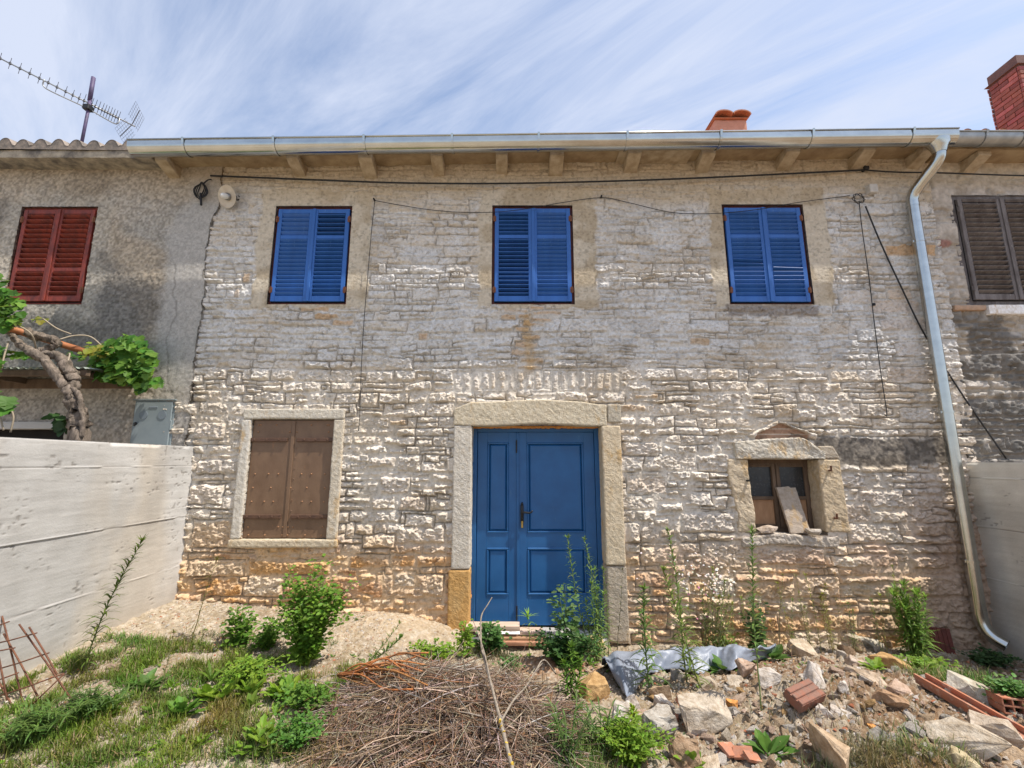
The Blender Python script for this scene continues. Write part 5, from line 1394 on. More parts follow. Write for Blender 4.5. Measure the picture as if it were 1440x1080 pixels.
while k < 46:
    px, py = SR.uniform(110, 480), SR.uniform(870, 1070)
    if px < 250 and py < 985-.56*px+20: continue
    g = G(px, py); s = pxm(g)*SR.uniform(5, 13)
    o = bpy.data.objects.new('loose_stone', protos[(k*5) % len(protos)]); COL.objects.link(o)
    o.location = (g.x, g.y, g.z+s*.12); o.scale = (s, s, s); o.rotation_euler = (SR.uniform(-.3, .3), SR.uniform(-.3, .3), SR.uniform(0, 6.28))
    tag(o, 'small pale stone lying on the grassy ground before the iron shutters', 'stone', 'stones on the grassy ground'); k += 1
# gravel: too many to count
GRV = np.random.RandomState(17); mb = MB()
for i in range(20000):
    if i % 5 > 1: x = GRV.uniform(.6, 4.6); y = GRV.uniform(-2.6, -.1)
    else: x = GRV.uniform(-3.5, 4.8); y = GRV.uniform(-2.9, -.05)
    if i >= 15000: x = GRV.uniform(-3.5, -1.2); y = GRV.uniform(-1.9, -.05)
    z = gh(x, y)
    s = .004+(.013 if i % 3 else .009)*GRV.rand()**2.0; c_ = [PALE, WHT, TAN, GREY, BRN, PINK, (.52, .2, .11)][GRV.choice(7, p=[.2, .12, .2, .12, .24, .08, .04])]
    if 4000 < i < 7200: x = GRV.uniform(1.0, 4.5); y = GRV.uniform(-2.5, -.35); z = gh(x, y); s = GRV.uniform(.010, .026)
    j = GRV.uniform(.6, 1.25, 6)*s
    q = [(x+j[0], y+j[1]*.3, z), (x+j[1]*.3, y+j[1], z+j[0]*.2), (x-j[2], y, z+j[1]*.2), (x, y-j[3], z-j[1]*.2), (x+j[0]*.2, y-j[2]*.2, z+j[4]*.8), (x, y, z-j[5]*.5)]
    mb.add(q, [(0, 1, 4), (1, 2, 4), (2, 3, 4), (3, 0, 4), (1, 0, 5), (2, 1, 5), (3, 2, 5), (0, 3, 5)], c_)
single('gravel', mb, M['rubble'], 'loose gravel and stone crumbs over the ground', 'gravel', kind='stuff', smooth=False)

# ---- fired clay pieces
def ribbed(label, px, py, w, h, rot, tilt, mat, name='brick_fragment', ribs=3, lift=.0, cat='brick'):
    g = G(px, py+h*.3); s = pxm(g); mb = MB(); W_, D_, T_ = w*s, w*s*.55, h*s*.45
    gridbox(mb, (-W_/2, -D_/2, 0), (W_/2, D_/2, T_), .02, .004, .003, 20, ribs)
    for i in range(ribs):
        y = -D_/2 + D_*(i+.5)/ribs; mb.box((-W_/2+.004, y-D_/ribs*.40, T_-.002), (W_/2-.006, y+D_/ribs*.40, T_+.010), ch=.004)
    o = single(name, mb, mat, label, cat, smooth=False); o.location = (g.x, g.y, g.z+lift); o.rotation_euler = (tilt[0], tilt[1], rot); return o
ribbed('ribbed red brown brick fragment lying tilted on the rubble', 1131, 986, 46, 28, .35, (.45, -.15), material('old red clay', (.30, .12, .075), (.21, .13, .10), .9, scale=22, bump=.5), lift=.05)
for lab, px, py, w, rot in (('largest red tile shard at the front of the rubble', 1026, 1064, 28, .5), ('middle red tile shard under the largest one', 1046, 1068, 24, -.5), ('smallest red tile shard, nearest the broad leafed rosette', 1058, 1074, 20, .2)):
    g = G(px, py); s = pxm(g); mb = MB(); gridbox(mb, (-w*s/2, -w*s*.35, 0), (w*s/2, w*s*.35, .018), .02, .003, .003, 20, w)
    o = single('tile_shard', mb, M['terra'], lab, 'tile', smooth=False); o.location = g+Vector((0, 0, .03)); o.rotation_euler = (.35, .25*(1 if rot > 0 else -1), rot)
mb = MB(); p0, p1 = G(1296, 966)+Vector((0, 0, .06)), G(1446, 1052)+Vector((0, 0, .05)); L_ = (p1-p0).length; dv = (p1-p0).normalized()
sd_ = Vector((-dv.y, dv.x, 0)).normalized(); up_ = dv.cross(sd_)*-1
if up_.z < 0: up_ = -up_
Mx = Matrix((( dv.x, sd_.x, up_.x, p0.x), (dv.y, sd_.y, up_.y, p0.y), (dv.z, sd_.z, up_.z, p0.z), (0, 0, 0, 1)))
gridbox(mb, (0, -.045, -.03), (L_, .045, .0), (.06, .03, .02), .004, .002, 9, 1, fn=lambda p: Mx @ p)
for s in (-1, 1): gridbox(mb, (0, s*.045-.009, .001), (L_, s*.045+.009, .035), (.06, .01, .02), .003, .002, 9, 2, fn=lambda p: Mx @ p)
single('clay_channel', mb, M['terra'], 'long terracotta channel lintel lying across the stones', 'lintel', smooth=False)
mb = MB(); g = G(1430, 1006)+Vector((0, 0, .03)); Mh = Matrix.Translation(g) @ Matrix.Rotation(-.28, 4, 'Z') @ Matrix.Rotation(-.1, 4, 'X'); 
W_, D_, T_, w_ = .21, .17, .085, .008
for z in (0, T_/2, T_): mb.box((-W_/2, -D_/2, z-w_/2), (W_/2, D_/2, z+w_/2), Mh)
for i in range(5):
    x = -W_/2+W_*i/4
    for z in (0, T_/2): mb.box((x-w_/2, -D_/2+.001, z+w_/2), (x+w_/2, D_/2-.001, z+T_/2-w_/2), Mh)
single('hollow_brick', mb, M['terra'], 'orange hollow clay brick with open cells at the end of the channel', 'brick', smooth=False)
mb = MB(); g = G(1327, 917); s = pxm(g)
for i in range(9):
    x = -.085+.0213*i; mb.box((x, -.012-.006*(i % 2), 0), (x+.0211, .018, .24), ch=.003)
o = single('roof_tile', mb, material('dark red tile', (.20, .06, .045), (.12, .04, .03), .8, scale=20, bump=.3), 'dark red ribbed tile standing against the wall near the pipe end', 'tile', smooth=False)
o.location = (g.x, g.y, g.z-.02); o.rotation_euler = (-.22, .06, -.1)

# ---- brushwood
TW = np.random.RandomState(3); mb = MB(); RR = random.Random(12)
TC = [(.38, .33, .26), (.46, .38, .29), (.28, .20, .13), (.17, .12, .08), (.42, .33, .24), (.56, .50, .42), (.30, .19, .11), (.15, .11, .08)]
for i in range(5600):
    a = RR.uniform(0, 6.283); r_ = math.sqrt(RR.random())*(1.12 if RR.random() < .2 else 1); cx_, cy_ = -.40+.80*r_*math.cos(a), -1.80+.72*r_*math.sin(a)
    hh_ = max(0, 1-r_*r_)
    zb = gh(cx_, cy_) + RR.uniform(-.02, .16)*hh_ + .02
    dx = RR.gauss((cx_+.3)*.55, .55); dy = RR.gauss(-.75, .55)
    if RR.random() < .5: dx, dy = RR.gauss(0, 1), RR.gauss(0, .5)
    L_ = RR.uniform(.15, .55); d = Vector((dx, dy, RR.uniform(-.15, .28))).normalized()
    p = Vector((cx_, cy_, zb)) - d*L_*.4; bend = Vector((RR.gauss(0, .5), RR.gauss(0, .5), -.25)); pts = []
    n = 5
    for k in range(n):
        pts.append(p.copy()); p = p + d*L_/(n-1); d = (d+bend/(n)).normalized()
    for q in pts: q.z = max(q.z, gh(q.x, q.y)-.01)
    r0 = RR.choice((.0009, .0011, .0013, .0016, .002, .0026, .0038)); mb.tube(pts, [r0, r0, r0*.9, r0*.8, r0*.5], 4 if r0 > .002 else 3, shade(RR.choice(TC), RR, .3), cap=False)
for i in range(150):                                     # stouter cuttings through the heap
    a = RR.uniform(0, 6.283); r_ = math.sqrt(RR.random()); cx_, cy_ = -.45+.85*r_*math.cos(a), -1.75+.6*r_*math.sin(a)
    p = Vector((cx_, cy_, gh(cx_, cy_)+RR.uniform(.03, .2)*(1-r_*.6))); d = Vector((RR.gauss(0, 1), RR.gauss(-.2, .7), RR.uniform(-.2, .5))).normalized(); L_ = RR.uniform(.25, .7); pts = []
    p = p-d*L_*.5; r0 = RR.uniform(.0028, .006)
    for k in range(8):
        pts.append(Vector((p.x, p.y, max(p.z, gh(p.x, p.y)+.01)))); p = p+d*L_/7; d = (d+Vector((RR.gauss(0, .13), RR.gauss(0, .13), RR.gauss(-.05, .1)))).normalized()
    c_ = shade(RR.choice(((.30, .25, .19), (.20, .145, .10), (.40, .35, .28), (.26, .15, .08))), RR, .25)
    mb.tube(pts, [r0*(1-.09*k) for k in range(8)], 5, c_)
    for q in range(RR.randint(0, 3)):
        k = RR.randrange(2, 7); b_ = pts[k]; e_ = b_+Vector((RR.gauss(0, .1), RR.gauss(0, .08), RR.uniform(.0, .12))); mb.tube([b_, b_.lerp(e_, .5)+Vector((0, 0, .015)), e_], [r0*.5, r0*.4, r0*.25], 4, c_)
for i in range(700):                                     # dead leaves caught in it
    a = RR.uniform(0, 6.283); r_ = math.sqrt(RR.random()); x, y = -.42+.95*r_*math.cos(a), -1.8+.7*r_*math.sin(a)
    leafpoly(mb, Vector((x, y, gh(x, y)+RR.uniform(.02, .15)*(1-r_*r_)+.01)), Vector((RR.gauss(0, 1), RR.gauss(0, 1), RR.gauss(0, .4))), Vector((RR.gauss(0, .5), RR.gauss(0, .5), 1)), RR.uniform(.015, .04), shade(RR.choice(((.34, .25, .15), (.24, .16, .09), (.42, .34, .22))), RR, .3), 'ovate')
single('brush_pile', mb, M['twig'], 'heap of dry grey brown brushwood and twigs in front of the door', 'brushwood', kind='stuff')
mb = MB(); b0 = G(478, 976)+Vector((0, 0, .12))
for i in range(20):
    e_ = G(590+RR.uniform(-25, 25), 985+RR.uniform(-28, 28)) + Vector((0, 0, RR.uniform(.02, .2)))
    m1 = b0.lerp(e_, .3)+Vector((0, RR.uniform(-.03, .04), RR.uniform(-.03, .08))); m2 = b0.lerp(e_, .65)+Vector((0, RR.uniform(-.05, .06), RR.uniform(-.03, .08)))
    mb.tube(curve_pts([b0+Vector((RR.uniform(-.03, .01), RR.uniform(-.012, .012), RR.uniform(-.014, .014))), m1, m2, e_], 5), [.0062]*16, 5, shade((.42, .19, .07), RR, .3))
single('cane_bundle', mb, M['twig'], 'bundle of orange brown vine canes lying on the left of the brushwood', 'canes')
br = MB(); br.cc = (.36, .31, .25)
tipz = P(690, 858, -.9)
br.tube(curve_pts([P(724, 1095, -2.72), P(704, 1015, -2.38), P(690, 960, -1.95), P(678, 915, -1.55), P(676, 890, -1.4), P(677, 866, -1.3), P(686, 850, -1.25), P(692, 840, -1.22)], 6), [.010]*8+[.009]*8+[.0075]*8+[.006]*8+[.0045]*6+[.0035]*5, 7)
br.tube(curve_pts([P(690, 960, -1.95), P(681, 918, -1.62), P(672, 890, -1.5), P(665, 872, -1.45)], 5), [.006]*5+[.005]*6+[.0035]*5, 6)
br.tube(curve_pts([P(705, 1014, -2.37), P(722, 985, -2.1), P(740, 965, -1.85), P(752, 945, -1.65), P(763, 932, -1.5)], 5), [.0065]*7+[.0055]*7+[.004]*7, 6)
br.tube(curve_pts([P(752, 945, -1.65), P(765, 928, -1.5), P(782, 948, -1.4)], 5), .005, 5)
mbk = br.build('dead_branch', M['twig'], None, True); tag(mbk, 'long bare grey branch with yellow lichen standing out of the brushwood', 'branch')
lm = MB(); LRn = random.Random(2)
for px, py, y in ((703, 1013, -2.39), (708, 1030, -2.46), (712, 1046, -2.53), (717, 1063, -2.6), (720, 1074, -2.65), (705, 1021, -2.42)):
    p = P(px, py, y); gridbox(lm, p+Vector((-.008, -.011, -.012)), p+Vector((.008, .0, .012)), .008, .008, .006, 60, px)
lm.build('lichen', material('yellow lichen', (.62, .42, .05), (.5, .33, .05), .9, scale=60, bump=.5), mbk)

# ================================================================== plants
PR = random.Random(91)
DG = (.095, .18, .035); MG = (.125, .255, .035); BG = (.19, .33, .035); GG = (.13, .17, .085); YGN = (.22, .27, .07); DRY = (.34, .28, .15)
def plant(name, loc, label, cat, group=None):
    o = tag(empty(name, loc), label, cat, group); return o
def fin(root, st, fo, extra=None):
    if st is not None and st.v: st.build('stem', M['stem'], root, True)
    if fo is not None and fo.v: fo.build('foliage', M['leaf'], root)
def top_of(g, py):  # height of a point straight above g that stands at picture row py
    t = g.y+CAM_D; return CAM_Z + ray(0, py)[1]*t - g.z
def spire(label, px, py, tx, ty, leaf=.09, dens=60, col=MG, w=.011, bend=0, r=.006, bare=.12, name='horseweed', tops=True, stems=1, group=None, dy=0, flowers=None, topleaf=.35, spread=.0):
    """tall weed: one upright stem set round with narrow leaves"""
    g = GP(px, py); root = plant(name, g, label, 'weed', group); st, fo = MB(), MB(); R = random.Random(int(px*7+py)); leaf *= 2.0; w *= 1.5; dens = int(dens*1.4); ph = R.uniform(0, 6.28)
    H_ = top_of(g, ty); X_ = (tx-px)*pxm(g)*1.03; col = tuple(1.15*q for q in shade(col, R, .12))
    for s in range(stems):
        hs = H_*(1 if s == 0 else R.uniform(.6, .92)); ox = 0 if s == 0 else R.uniform(-spread, spread); oy = 0 if s == 0 else R.uniform(-spread, spread)*.6
        pts = []
        n = 14
        for i in range(n+1):
            t = i/n; pts.append(Vector((ox*(.3+.7*t) + X_*(t**(1.0+bend)) + .018*hs*math.sin(t*4.2+ph)*t + R.uniform(-.003, .003), oy + dy*t*t, hs*t - .01)))
        st.cc = (col[0]*1.15, col[1]*.95, col[2]*1.2); st.tube(pts, [r*(1-.75*i/n) for i in range(n+1)], 6)
        nl = int(dens*(hs/H_))
        for i in range(nl):
            t = bare + (1-bare)*(i/nl)**.95; k = min(int(t*n), n-1); p = pts[k].lerp(pts[k+1], t*n-k)
            a = i*2.4 + R.uniform(-.4, .4); el = R.uniform(-.1, .6) + .55*t
            d = Vector((math.cos(a)*math.cos(el), math.sin(a)*math.cos(el), math.sin(el)))
            L_ = leaf*(1-(1-topleaf)*t**1.5)*R.uniform(.7, 1.15)*(.75 if t < bare+.08 else 1)
            c_ = shade(col, R, .3) if R.random() > .06 else shade(YGN, R)
            blade(fo, p, d, L_, w*R.uniform(.8, 1.2), R.uniform(.6, 1.6), c_)
        if tops:
            for i in range(16):
                a = R.uniform(0, 6.28); el = R.uniform(.3, 1.35); d = Vector((math.cos(a)*math.cos(el), math.sin(a)*math.cos(el), math.sin(el)))
                blade(fo, pts[-1], d, leaf*topleaf*R.uniform(.6, 1.2), w*.8, .5, shade((col[0]*1.25, col[1]*1.2, col[2]), R))
    if flowers:
        fl = MB()
        for (fx, fy, rx, ry, nf, fc, fs_) in flowers:
            for i in range(nf):
                p = P(fx+R.gauss(0, rx), fy+R.gauss(0, ry), g.y+R.uniform(-.1, .1)) - g
                nrm = Vector((R.uniform(-.4, .4), R.uniform(-.8, -.1), R.uniform(.4, 1))).normalized(); s1 = nrm.cross(Vector((1, 0, 0))).normalized(); s2 = nrm.cross(s1); rr = fs_*R.uniform(.7, 1.3)
                fl.add([p+nrm*rr*.3]+[p+(s1*math.cos(q)+s2*math.sin(q))*rr for q in [k*1.0472 for k in range(6)]], [(0, 1+k, 1+(k+1) % 6) for k in range(6)], shade(fc, R, .15))
                st.tube([p-nrm*.004, Vector((p.x*.9, p.y*.9, p.z-R.uniform(.03, .09)))], .0012, 3, (.10, .14, .05), cap=False)
        fl.build('blossom', M['petal'], root)['kind'] = 'stuff'
    if flowers and stems > 1: st.build('stem', M['stem'], root, True)['kind'] = 'stuff'; fo.build('foliage', M['leaf'], root)
    else: fin(root, st, fo)
    return root
def bush(label, px, py, ty, rw, stems=14, nleaf=16, leaf=.05, col=MG, kind='ovate', name='leafy_weed', lean=.0, wid=1.0, low=.1, cat='weed', flat=.6):
    g = GP(px, py); root = plant(name, g, label, cat); st, fo = MB(), MB(); R = random.Random(int(px*3+py*5))
    H_ = top_of(g, ty); W_ = rw*pxm(g)*1.2; leaf *= 1.05; nleaf = int(nleaf*2.1); stems = int(stems*1.4)
    for s in range(stems):
        a = R.uniform(0, 6.28); rr = R.random()**.7; hs = H_*(1-.55*rr*R.random()) * R.uniform(.7, 1)
        if s < 2: rr, hs = .2, H_
        tip = Vector((math.cos(a)*W_*rr + lean*hs, math.sin(a)*W_*rr*flat, hs)); b_ = tip*.08; b_.z = -.01
        mid = Vector((tip.x*.35, tip.y*.35, hs*.5)); pts = curve_pts([b_, mid, tip], 6); n = len(pts)-1
        st.cc = (col[0]*1.3, col[1], col[2]*1.2); st.tube(pts, [.0045*(1-.7*i/n) for i in range(n+1)], 5)
        nl = int(nleaf*R.uniform(.8, 1.2))
        for i in range(nl):
            t = low+(1-low)*R.random()**.8; k = min(int(t*n), n-1); p = pts[k].lerp(pts[k+1], t*n-k)
            q = R.uniform(0, 6.28); d = Vector((math.cos(q), math.sin(q), R.uniform(-.25, .7)))
            stalk = d.normalized()*leaf*R.uniform(.2, 1.1)
            nrm = Vector((R.uniform(-.3, .7), R.uniform(-1.1, 0), 1))
            Ln = leaf*R.uniform(.6, 1.25)*(1-.35*t)
            if kind == 'narrow': blade(fo, p, d, Ln*1.8, leaf*.15, R.uniform(.4, 1.3), shade(col, R, .3))
            else: leafpoly(fo, p+stalk, d, nrm, Ln, shade(col, R, .3), kind, wid)
    fin(root, st, fo); return root
def rosette(label, px, py, rpx, n=14, col=BG, kind='lobed', name='broadleaf_weed', up=.6, wid=.8, rings=1, narrow=False):
    g = GP(px, py); root = plant(name, g, label, 'weed'); st, fo = MB(), MB(); R = random.Random(int(px*5+py*3)); L_ = rpx*pxm(g)
    for q in range(rings):
        cx_, cy_ = (0, 0) if q == 0 else (R.uniform(-1, 1)*L_*1.2, R.uniform(-.8, .8)*L_)
        zc_ = gh(g.x+cx_, g.y+cy_)-g.z
        for i in range(n):
            a = i*2.4+R.uniform(-.3, .3); el = R.uniform(.15, 1.1)*up*1.4; d = Vector((math.cos(a)*math.cos(el), math.sin(a)*math.cos(el), math.sin(el)))
            b_ = Vector((cx_, cy_, zc_)) + d*L_*.12
            if narrow: blade(fo, b_, d, L_*R.uniform(.7, 1.2), L_*.11, R.uniform(.6, 1.4), shade(col, R, .25), 5)
            else: leafpoly(fo, b_, d, Vector((-d.x*.5, -d.y*.5, 1)), L_*R.uniform(.65, 1.1), shade(col, R, .25), kind, wid)
        for i in range(4): 
            a = R.uniform(0, 6.28); st.tube([Vector((cx_, cy_, zc_-.01)), Vector((cx_+.01*math.cos(a), cy_+.01*math.sin(a), zc_+L_*.1))], .003, 4, col)
    fin(root, st, fo); return root

bush('tall bushy green weed growing against the wall beside the iron shuttered window', 428, 936, 786, 50, 30, 34, .050, (.15, .29, .035), lean=.08)
bush('smaller leafy weed left of the tall bushy one', 332, 912, 852, 26, 9, 16, .05, MG)
bush('low dark leafy weed joined to the foot of the tall bushy one', 372, 915, 868, 30, 9, 16, .045, MG)
spire('tall dark arching horseweed in front of the pale concrete wall', 118, 950, 167, 759, .075, 110, DG, .0075, .55, .006, .1, dy=.0, topleaf=.45)
spire('thin brownish weed standing in the corner by the stone wall', 268, 905, 291, 787, .06, 26, (.14, .17, .05), .006, .1, .005, .1, topleaf=.5)
spire('thin short weed left of the bright green leaf clump', 221, 990, 233, 888, .05, 22, (.16, .19, .07), .006, .2, .004, .2)
spire('flattened horseweed sprawling over the old render heap', 462, 958, 548, 905, .06, 60, DG, .008, -.35, .005, .05, dy=.15)
spire('second sprawling horseweed below the flattened one', 470, 965, 545, 888, .045, 40, DG, .006, -.3, .004, .1, dy=.2)
bush('tuft of bright lettuce like leaves on the left of the grass', 345, 965, 925, 52, 22, 16, .045, BG, 'lobed', 'broadleaf_weed', wid=.7, flat=.7)
rosette('bright green grassy rosette behind the lettuce like leaves', 296, 960, 30, 14, MG, up=.9, narrow=True)
bush('low round leafy weed left of the orange cane bundle', 432, 998, 958, 38, 20, 20, .035, MG, 'lobed', flat=.8)
bush('low clover like weed in front of the round leafy weed', 418, 1052, 1005, 40, 22, 18, .032, (.10, .24, .04), flat=.9)
bush('leafy weed spilling over the doorstep boards', 690, 920, 876, 22, 10, 15, .06, (.09, .2, .05), low=.2)
bush('small leafy sprig left of the doorstep boards', 652, 925, 872, 10, 5, 12, .05, BG, low=.2)
bush('low green weed between the brushwood and the door jamb', 612, 928, 902, 40, 10, 12, .045, BG, 'lobed', low=.2)
spire('single weed with a star shaped leaf tuft before the door', 744, 925, 744, 866, .05, 12, BG, .008, 0, .004, .3, topleaf=1.1)
bush('dense dark leafy weed at the foot of the door', 797, 935, 882, 38, 24, 22, .048, (.06, .14, .035))
bush('sow thistle with broad pale leaves before the door', 797, 930, 822, 12, 3, 16, .085, (.13, .24, .08), 'lobed', wid=.8, low=.3)
spire('tallest left of two slender horseweeds before the blue door', 831, 905, 800, 755, .075, 70, (.12, .22, .07), .009, -.1, .005, .05)
spire('right of two slender horseweeds before the blue door', 851, 910, 829, 758, .075, 70, (.12, .22, .07), .009, -.2, .005, .05)
spire('thin horseweed against the door jamb', 856, 915, 853, 800, .07, 40, (.13, .22, .06), .008, 0, .004, .1)
spire('wiry dark weed against the stone of the door jamb', 868, 922, 880, 800, .035, 20, (.10, .12, .05), .006, .3, .004, .3, name='wiry_weed')
spire('bushy horseweed clump overlapping the foot of the door jamb', 838, 930, 842, 800, .07, 50, (.15, .26, .06), .009, 0, .005, .08, stems=5, spread=.10)
spire('green horseweed in front of the left end of the plastic sheet', 803, 985, 806, 908, .075, 46, MG, .010, 0, .005, .05, stems=3, spread=.07)
spire('leafy horseweed growing through the middle of the plastic sheet', 913, 975, 911, 826, .10, 80, (.13, .22, .055), .012, 0, .006, .05, topleaf=.3)
spire('very tall horseweed through the right half of the plastic sheet', 966, 962, 956, 745, .10, 90, (.135, .22, .065), .011, 0, .007, .05, topleaf=.25)
spire('second tall horseweed beside the very tall one', 985, 968, 948, 800, .10, 66, (.125, .21, .06), .011, -.1, .006, .05, topleaf=.3)
spire('bushy wildflower with white and pink blossoms by the wall', 1002, 905, 1008, 800, .06, 60, (.17, .25, .085), .008, 0, .005, .05, 'wildflower', stems=7, spread=.16, flowers=[(1008, 815, 14, 14, 90, (.75, .73, .66), .011), (975, 800, 22, 22, 60, (.72, .70, .62), .009), (983, 842, 8, 14, 8, (.62, .22, .36), .012)])
spire('tall spindly weed rising to the small cellar window', 1071, 1003, 1075, 745, .055, 100, (.16, .25, .06), .008, 0, .005, .30, topleaf=.5)
bush('dark leaved weed against the wall behind the tall spindly weed', 1064, 882, 838, 16, 8, 16, .05, (.07, .14, .04), 'lobed')
spire('thin bare weed right of the tall spindly one', 1095, 905, 1108, 808, .04, 16, (.15, .17, .07), .006, .2, .004, .35, name='wiry_weed')
spire('pale wispy weed by the wall left of the long pale slab', 1168, 890, 1167, 822, .05, 26, YGN, .006, 0, .003, .1, name='wiry_weed', stems=3, spread=.06)
spire('wispy weed standing behind the long pale slab', 1198, 888, 1196, 848, .05, 26, (.15, .2, .07), .006, 0, .003, .1, name='wiry_weed', stems=2, spread=.05)
spire('thin dry stem rising from the mottled white stone', 1122, 965, 1115, 870, .03, 12, DRY, .005, 0, .003, .2, name='wiry_weed')
spire('dense tall green weed clump before the shaded wall corner', 1287, 912, 1285, 822, .085, 44, (.15, .28, .06), .010, 0, .005, .04, 'dense_weed', stems=18, spread=.17, topleaf=.5)
spire('pair of thin seed stalks above the dense green weed clump', 1276, 905, 1272, 795, .035, 34, YGN, .005, 0, .003, .3, name='wiry_weed', stems=3, spread=.08)
rosette('big dock leaves at the right end of the plastic sheet', 1086, 930, 26, 9, (.08, .17, .04), 'ovate', up=.7, wid=.8)
rosette('broad dock leaves in front of the plastic sheet', 1020, 946, 26, 10, (.09, .2, .04), 'ovate', up=.7, wid=.9)
bush('bright green bushy weed at the front left of the rubble', 884, 1072, 1010, 46, 26, 22, .045, BG, 'lobed', 'broadleaf_weed', wid=.6)
spire('upright bright sprig rising out of the bushy weed at the front', 892, 1050, 892, 996, .06, 34, BG, .012, 0, .004, .1)
rosette('broad leafed bright rosette at the front of the bare soil', 1080, 1066, 34, 12, (.11, .25, .045), 'ovate', up=1.0, wid=.75)
rosette('small bright leafed weed beside the brown mortar lump', 972, 1078, 24, 9, BG, 'ovate', up=.9, wid=.8)
bush('bright leafy weed at the hollow clay brick', 1432, 1000, 956, 30, 16, 18, .05, (.12, .26, .06), 'ovate')
rosette('light green rosette beside the flat ochre rock', 1232, 942, 20, 10, BG, 'lobed', up=.5)
bush('yellow green weeds behind the terracotta channel', 1300, 945, 926, 42, 16, 12, .045, BG, 'lobed', low=.2, flat=.5)
bush('shaded low weeds by the right concrete wall', 1392, 935, 915, 40, 16, 12, .05, (.07, .14, .05), 'lobed', low=.2, flat=.5)
bush('green weed between the wildflower and the pale soil', 1020, 915, 892, 22, 10, 12, .03, BG, low=.2)
rosette('low leaves beside the heap of old render', 520, 950, 24, 10, MG, 'lobed', up=.4, rings=2)
bush('small green sprout on the upper left of the brushwood', 556, 955, 935, 10, 5, 8, .035, BG, low=.3)
bush('leafy seedlings on the red soil before the door', 716, 945, 925, 18, 7, 7, .045, (.1, .22, .06), 'ovate', low=.4)
rosette('low leafy weed beside the rusty mesh', 200, 965, 24, 12, (.12, .22, .05), 'ovate', up=.5, rings=2, wid=.7)
bush('tall grass like weeds at the foot of the rusty mesh', 40, 1045, 985, 60, 18, 12, .06, (.12, .22, .05), 'narrow', 'grassy_weed')
bush('green weeds between the rusty mesh and the grass', 120, 1005, 965, 55, 16, 12, .05, (.11, .2, .05), 'narrow', 'grassy_weed')
for lab, px, py, ty, rw in (('upright grassy weed at the right edge of the brushwood', 800, 1080, 985, 34), ('grassy weed leaning on the rough white lump', 848, 1060, 985, 26)):
    g = GP(px, py); root = plant('grassy_weed', g, lab, 'weed'); st, fo = MB(), MB(); R = random.Random(px); H_ = top_of(g, ty); W_ = rw*pxm(g)
    for s in range(9):
        tip = Vector((R.uniform(-1, 1)*W_, R.uniform(-1, 1)*W_*.6, H_*R.uniform(.6, 1))); pts = curve_pts([tip*.1, Vector((tip.x*.45, tip.y*.45, tip.z*.55)), tip], 5)
        st.tube(pts, .003, 5, (.12, .2, .05))
        for i in range(12):
            p = pts[R.randrange(2, len(pts))]; a = R.uniform(0, 6.28); blade(fo, p, Vector((math.cos(a), math.sin(a), R.uniform(.2, .9))), R.uniform(.06, .13), .009, 1.1, shade((.12, .21, .06), R))
    fin(root, st, fo)
for lab, px, py, r_, n_, c_ in (('bright rosette in the grass nearest the orange cane bundle', 398, 985, 24, 13, BG), ('bright rosette left of the lettuce like leaves', 312, 985, 26, 14, BG), ('wide pale rosette among the grass below the pale wall', 255, 1010, 24, 11, MG), ('leafy rosette at the lower edge of the grass near the brushwood', 372, 1050, 26, 13, BG), ('long leaved rosette between the rusty mesh and the thin short weed', 150, 1000, 26, 12, MG)):
    rosette(lab, px, py, r_, n_, c_, 'lobed', up=.75, rings=3, wid=.7)

wr = random.Random(8)
for i in range(18):                                     # wispy stalks nobody could tell apart
    px = wr.choice((wr.uniform(880, 1060), wr.uniform(1090, 1250), wr.uniform(1090, 1250))); py = wr.uniform(885, 925); hgt = wr.uniform(35, 95)
    spire('thin wispy weed stalk along the wall base right of the door', px, py, px+wr.uniform(-12, 14), py-hgt, .035, int(14+hgt*.25), wr.choice((YGN, (.15, .22, .06), (.2, .22, .1), DRY)), .0045, wr.uniform(0, .5), .0026, .15, 'wispy_weed', topleaf=.6, group='wispy weeds along the wall base')
for i in range(22):
    px, py = wr.uniform(180, 460), wr.uniform(945, 1070)
    if py < 960 and px < 240: continue
    rosette('small bright green weed tuft in the grass', px, py, wr.uniform(10, 19), wr.randint(7, 13), wr.choice((BG, MG, (.2, .3, .05))), wr.choice(('lobed', 'ovate')), 'weed_tuft', up=wr.uniform(.5, 1), wid=.7)['group'] = 'weed tufts in the grass'
for i in range(12):
    px, py = wr.uniform(500, 830), wr.uniform(930, 1075)
    rosette('small green weed growing through the brushwood', px, py, wr.uniform(8, 15), wr.randint(6, 10), wr.choice((BG, MG)), wr.choice(('lobed', 'ovate')), 'weed_tuft', up=1.1, wid=.6)['group'] = 'weeds in the brushwood'

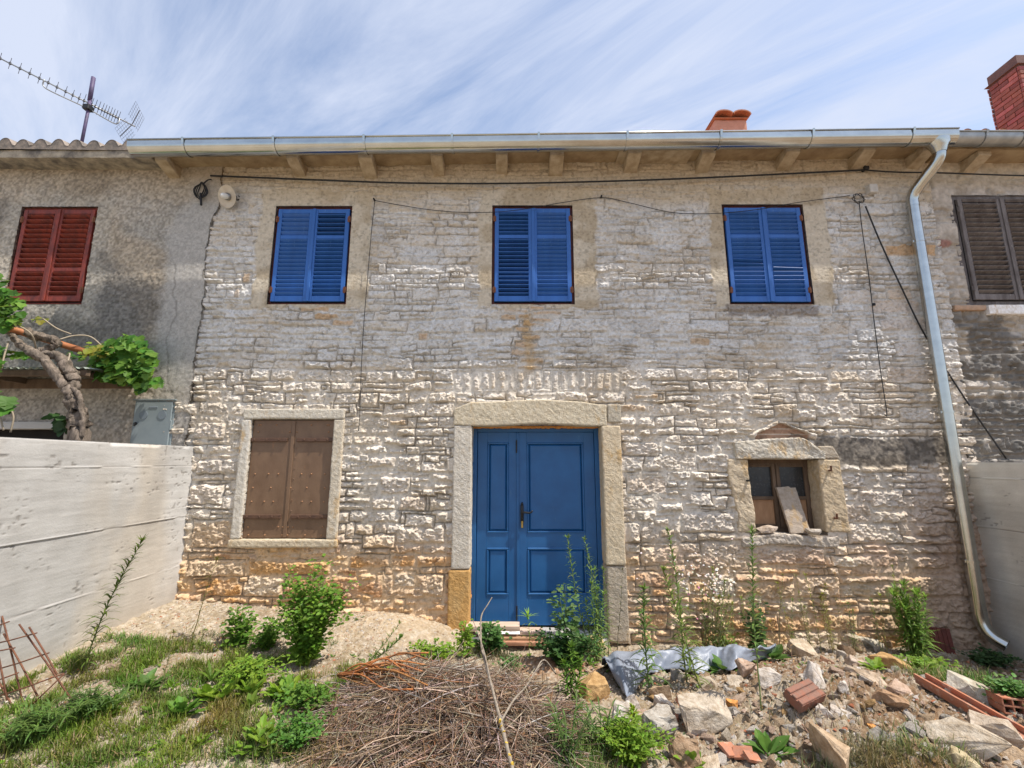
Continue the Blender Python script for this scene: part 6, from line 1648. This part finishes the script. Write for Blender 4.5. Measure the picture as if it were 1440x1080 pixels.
# grass: more blades than anyone could count
GRn = np.random.RandomState(44); gmb = MB(); gR = random.Random(5)
def grass(n, x0, x1, y0, y1, f, col, hmin=.02, hmax=.07, seed=0):
    k = 0; tries = 0
    while k < n and tries < n*30:
        tries += 1
        x, y = gR.uniform(x0, x1), gR.uniform(y0, y1)
        d = f(x, y)
        if gR.random() > d: continue
        a = gR.uniform(0, 6.28); el = gR.uniform(.7, 1.45)
        blade(gmb, Vector((x, y, gh_fast(x, y)-.004)), Vector((math.cos(a)*math.cos(el), math.sin(a)*math.cos(el), math.sin(el))), gR.uniform(hmin, hmax), gR.uniform(.003, .006), gR.uniform(.4, 1.6), shade(tuple(a*(1+.5*mn.noise(Vector((x*2.3, y*2.3, k_*3.1)))) for k_, a in enumerate(col)) if gR.random() > .14 else DRY, gR, .3), 3); k += 1
def gh_fast(x, y):
    i = min(max(int((x-fine_x[0])/.0165), 0), len(fine_x)-2)+10; j = min(max(int((y-fine_y[0])/.0165), 0), len(fine_y)-2)+13
    return float(Zg[i, j])
def dl(x, y):
    if y > -.95 - .12*(x+2.3): return 0
    v = mn.noise(Vector((x*1.7, y*1.7, 2.2)))*1.2 + mn.noise(Vector((x*5, y*5, 4)))*1.3 + .22
    edge = min(1, max(0, (-1.0-x)/.35)); return max(0, min(1, v))*edge
grass(38000, -3.5, -1.0, -2.95, -.9, dl, (.145, .215, .035), .02, .10)
grass(1200, -2.9, -1.6, -1.1, -.6, lambda x, y: max(0, mn.noise(Vector((x*4, y*4, 1)))), (.13, .2, .05), .015, .04)
def dr(cx_, cy_, rx, ry): return lambda x, y: max(0, 1-((x-cx_)/rx)**2-((y-cy_)/ry)**2)
for px, py, rx, ry, n, c_ in ((1285, 1068, .42, .22, 1000, (.2, .23, .10)), (1210, 1075, .35, .12, 900, (.2, .22, .10)), (820, 1065, .25, .3, 1100, (.12, .21, .05)), (1330, 955, .4, .15, 900, (.13, .23, .05)), (690, 925, .3, .1, 400, (.15, .2, .06)), (1180, 1000, .7, .3, 260, (.2, .2, .1)), (560, 1070, .5, .15, 500, DRY), (470, 1050, .25, .25, 700, DRY), (1390, 960, .25, .3, 500, (.09, .15, .05)), (1000, 915, .4, .1, 260, (.15, .19, .07)), (330, 900, .5, .1, 300, (.16, .2, .08))):
    g = G(px, py); grass(n, g.x-rx, g.x+rx, g.y-ry, g.y+ry, dr(g.x, g.y, rx, ry), c_, .03, .13)
single('grass', gmb, M['grass'], 'short patchy grass on the ground before the wall', 'grass', kind='stuff', smooth=False)
# scattered seedlings: uncountable ground cover
sm_ = MB()
for i in range(1100):
    x, y = gR.uniform(-3.3, 4.8), gR.uniform(-2.7, -.15)
    if mn.noise(Vector((x*1.4, y*1.4, 8))) < .02: continue
    if x > 1.2 and gR.random() < .55: continue
    b_ = Vector((x, y, gh_fast(x, y)))
    for k in range(gR.randint(4, 8)):
        a = gR.uniform(0, 6.28); leafpoly(sm_, b_, Vector((math.cos(a), math.sin(a), gR.uniform(.2, 1.0))), Vector((0, 0, 1)), gR.uniform(.015, .04), shade(gR.choice((BG, MG, GG)), gR), 'ovate', .8)
single('ground_cover', sm_, M['leaf'], 'small green seedlings scattered over the stony ground', 'ground cover', kind='stuff', smooth=False)
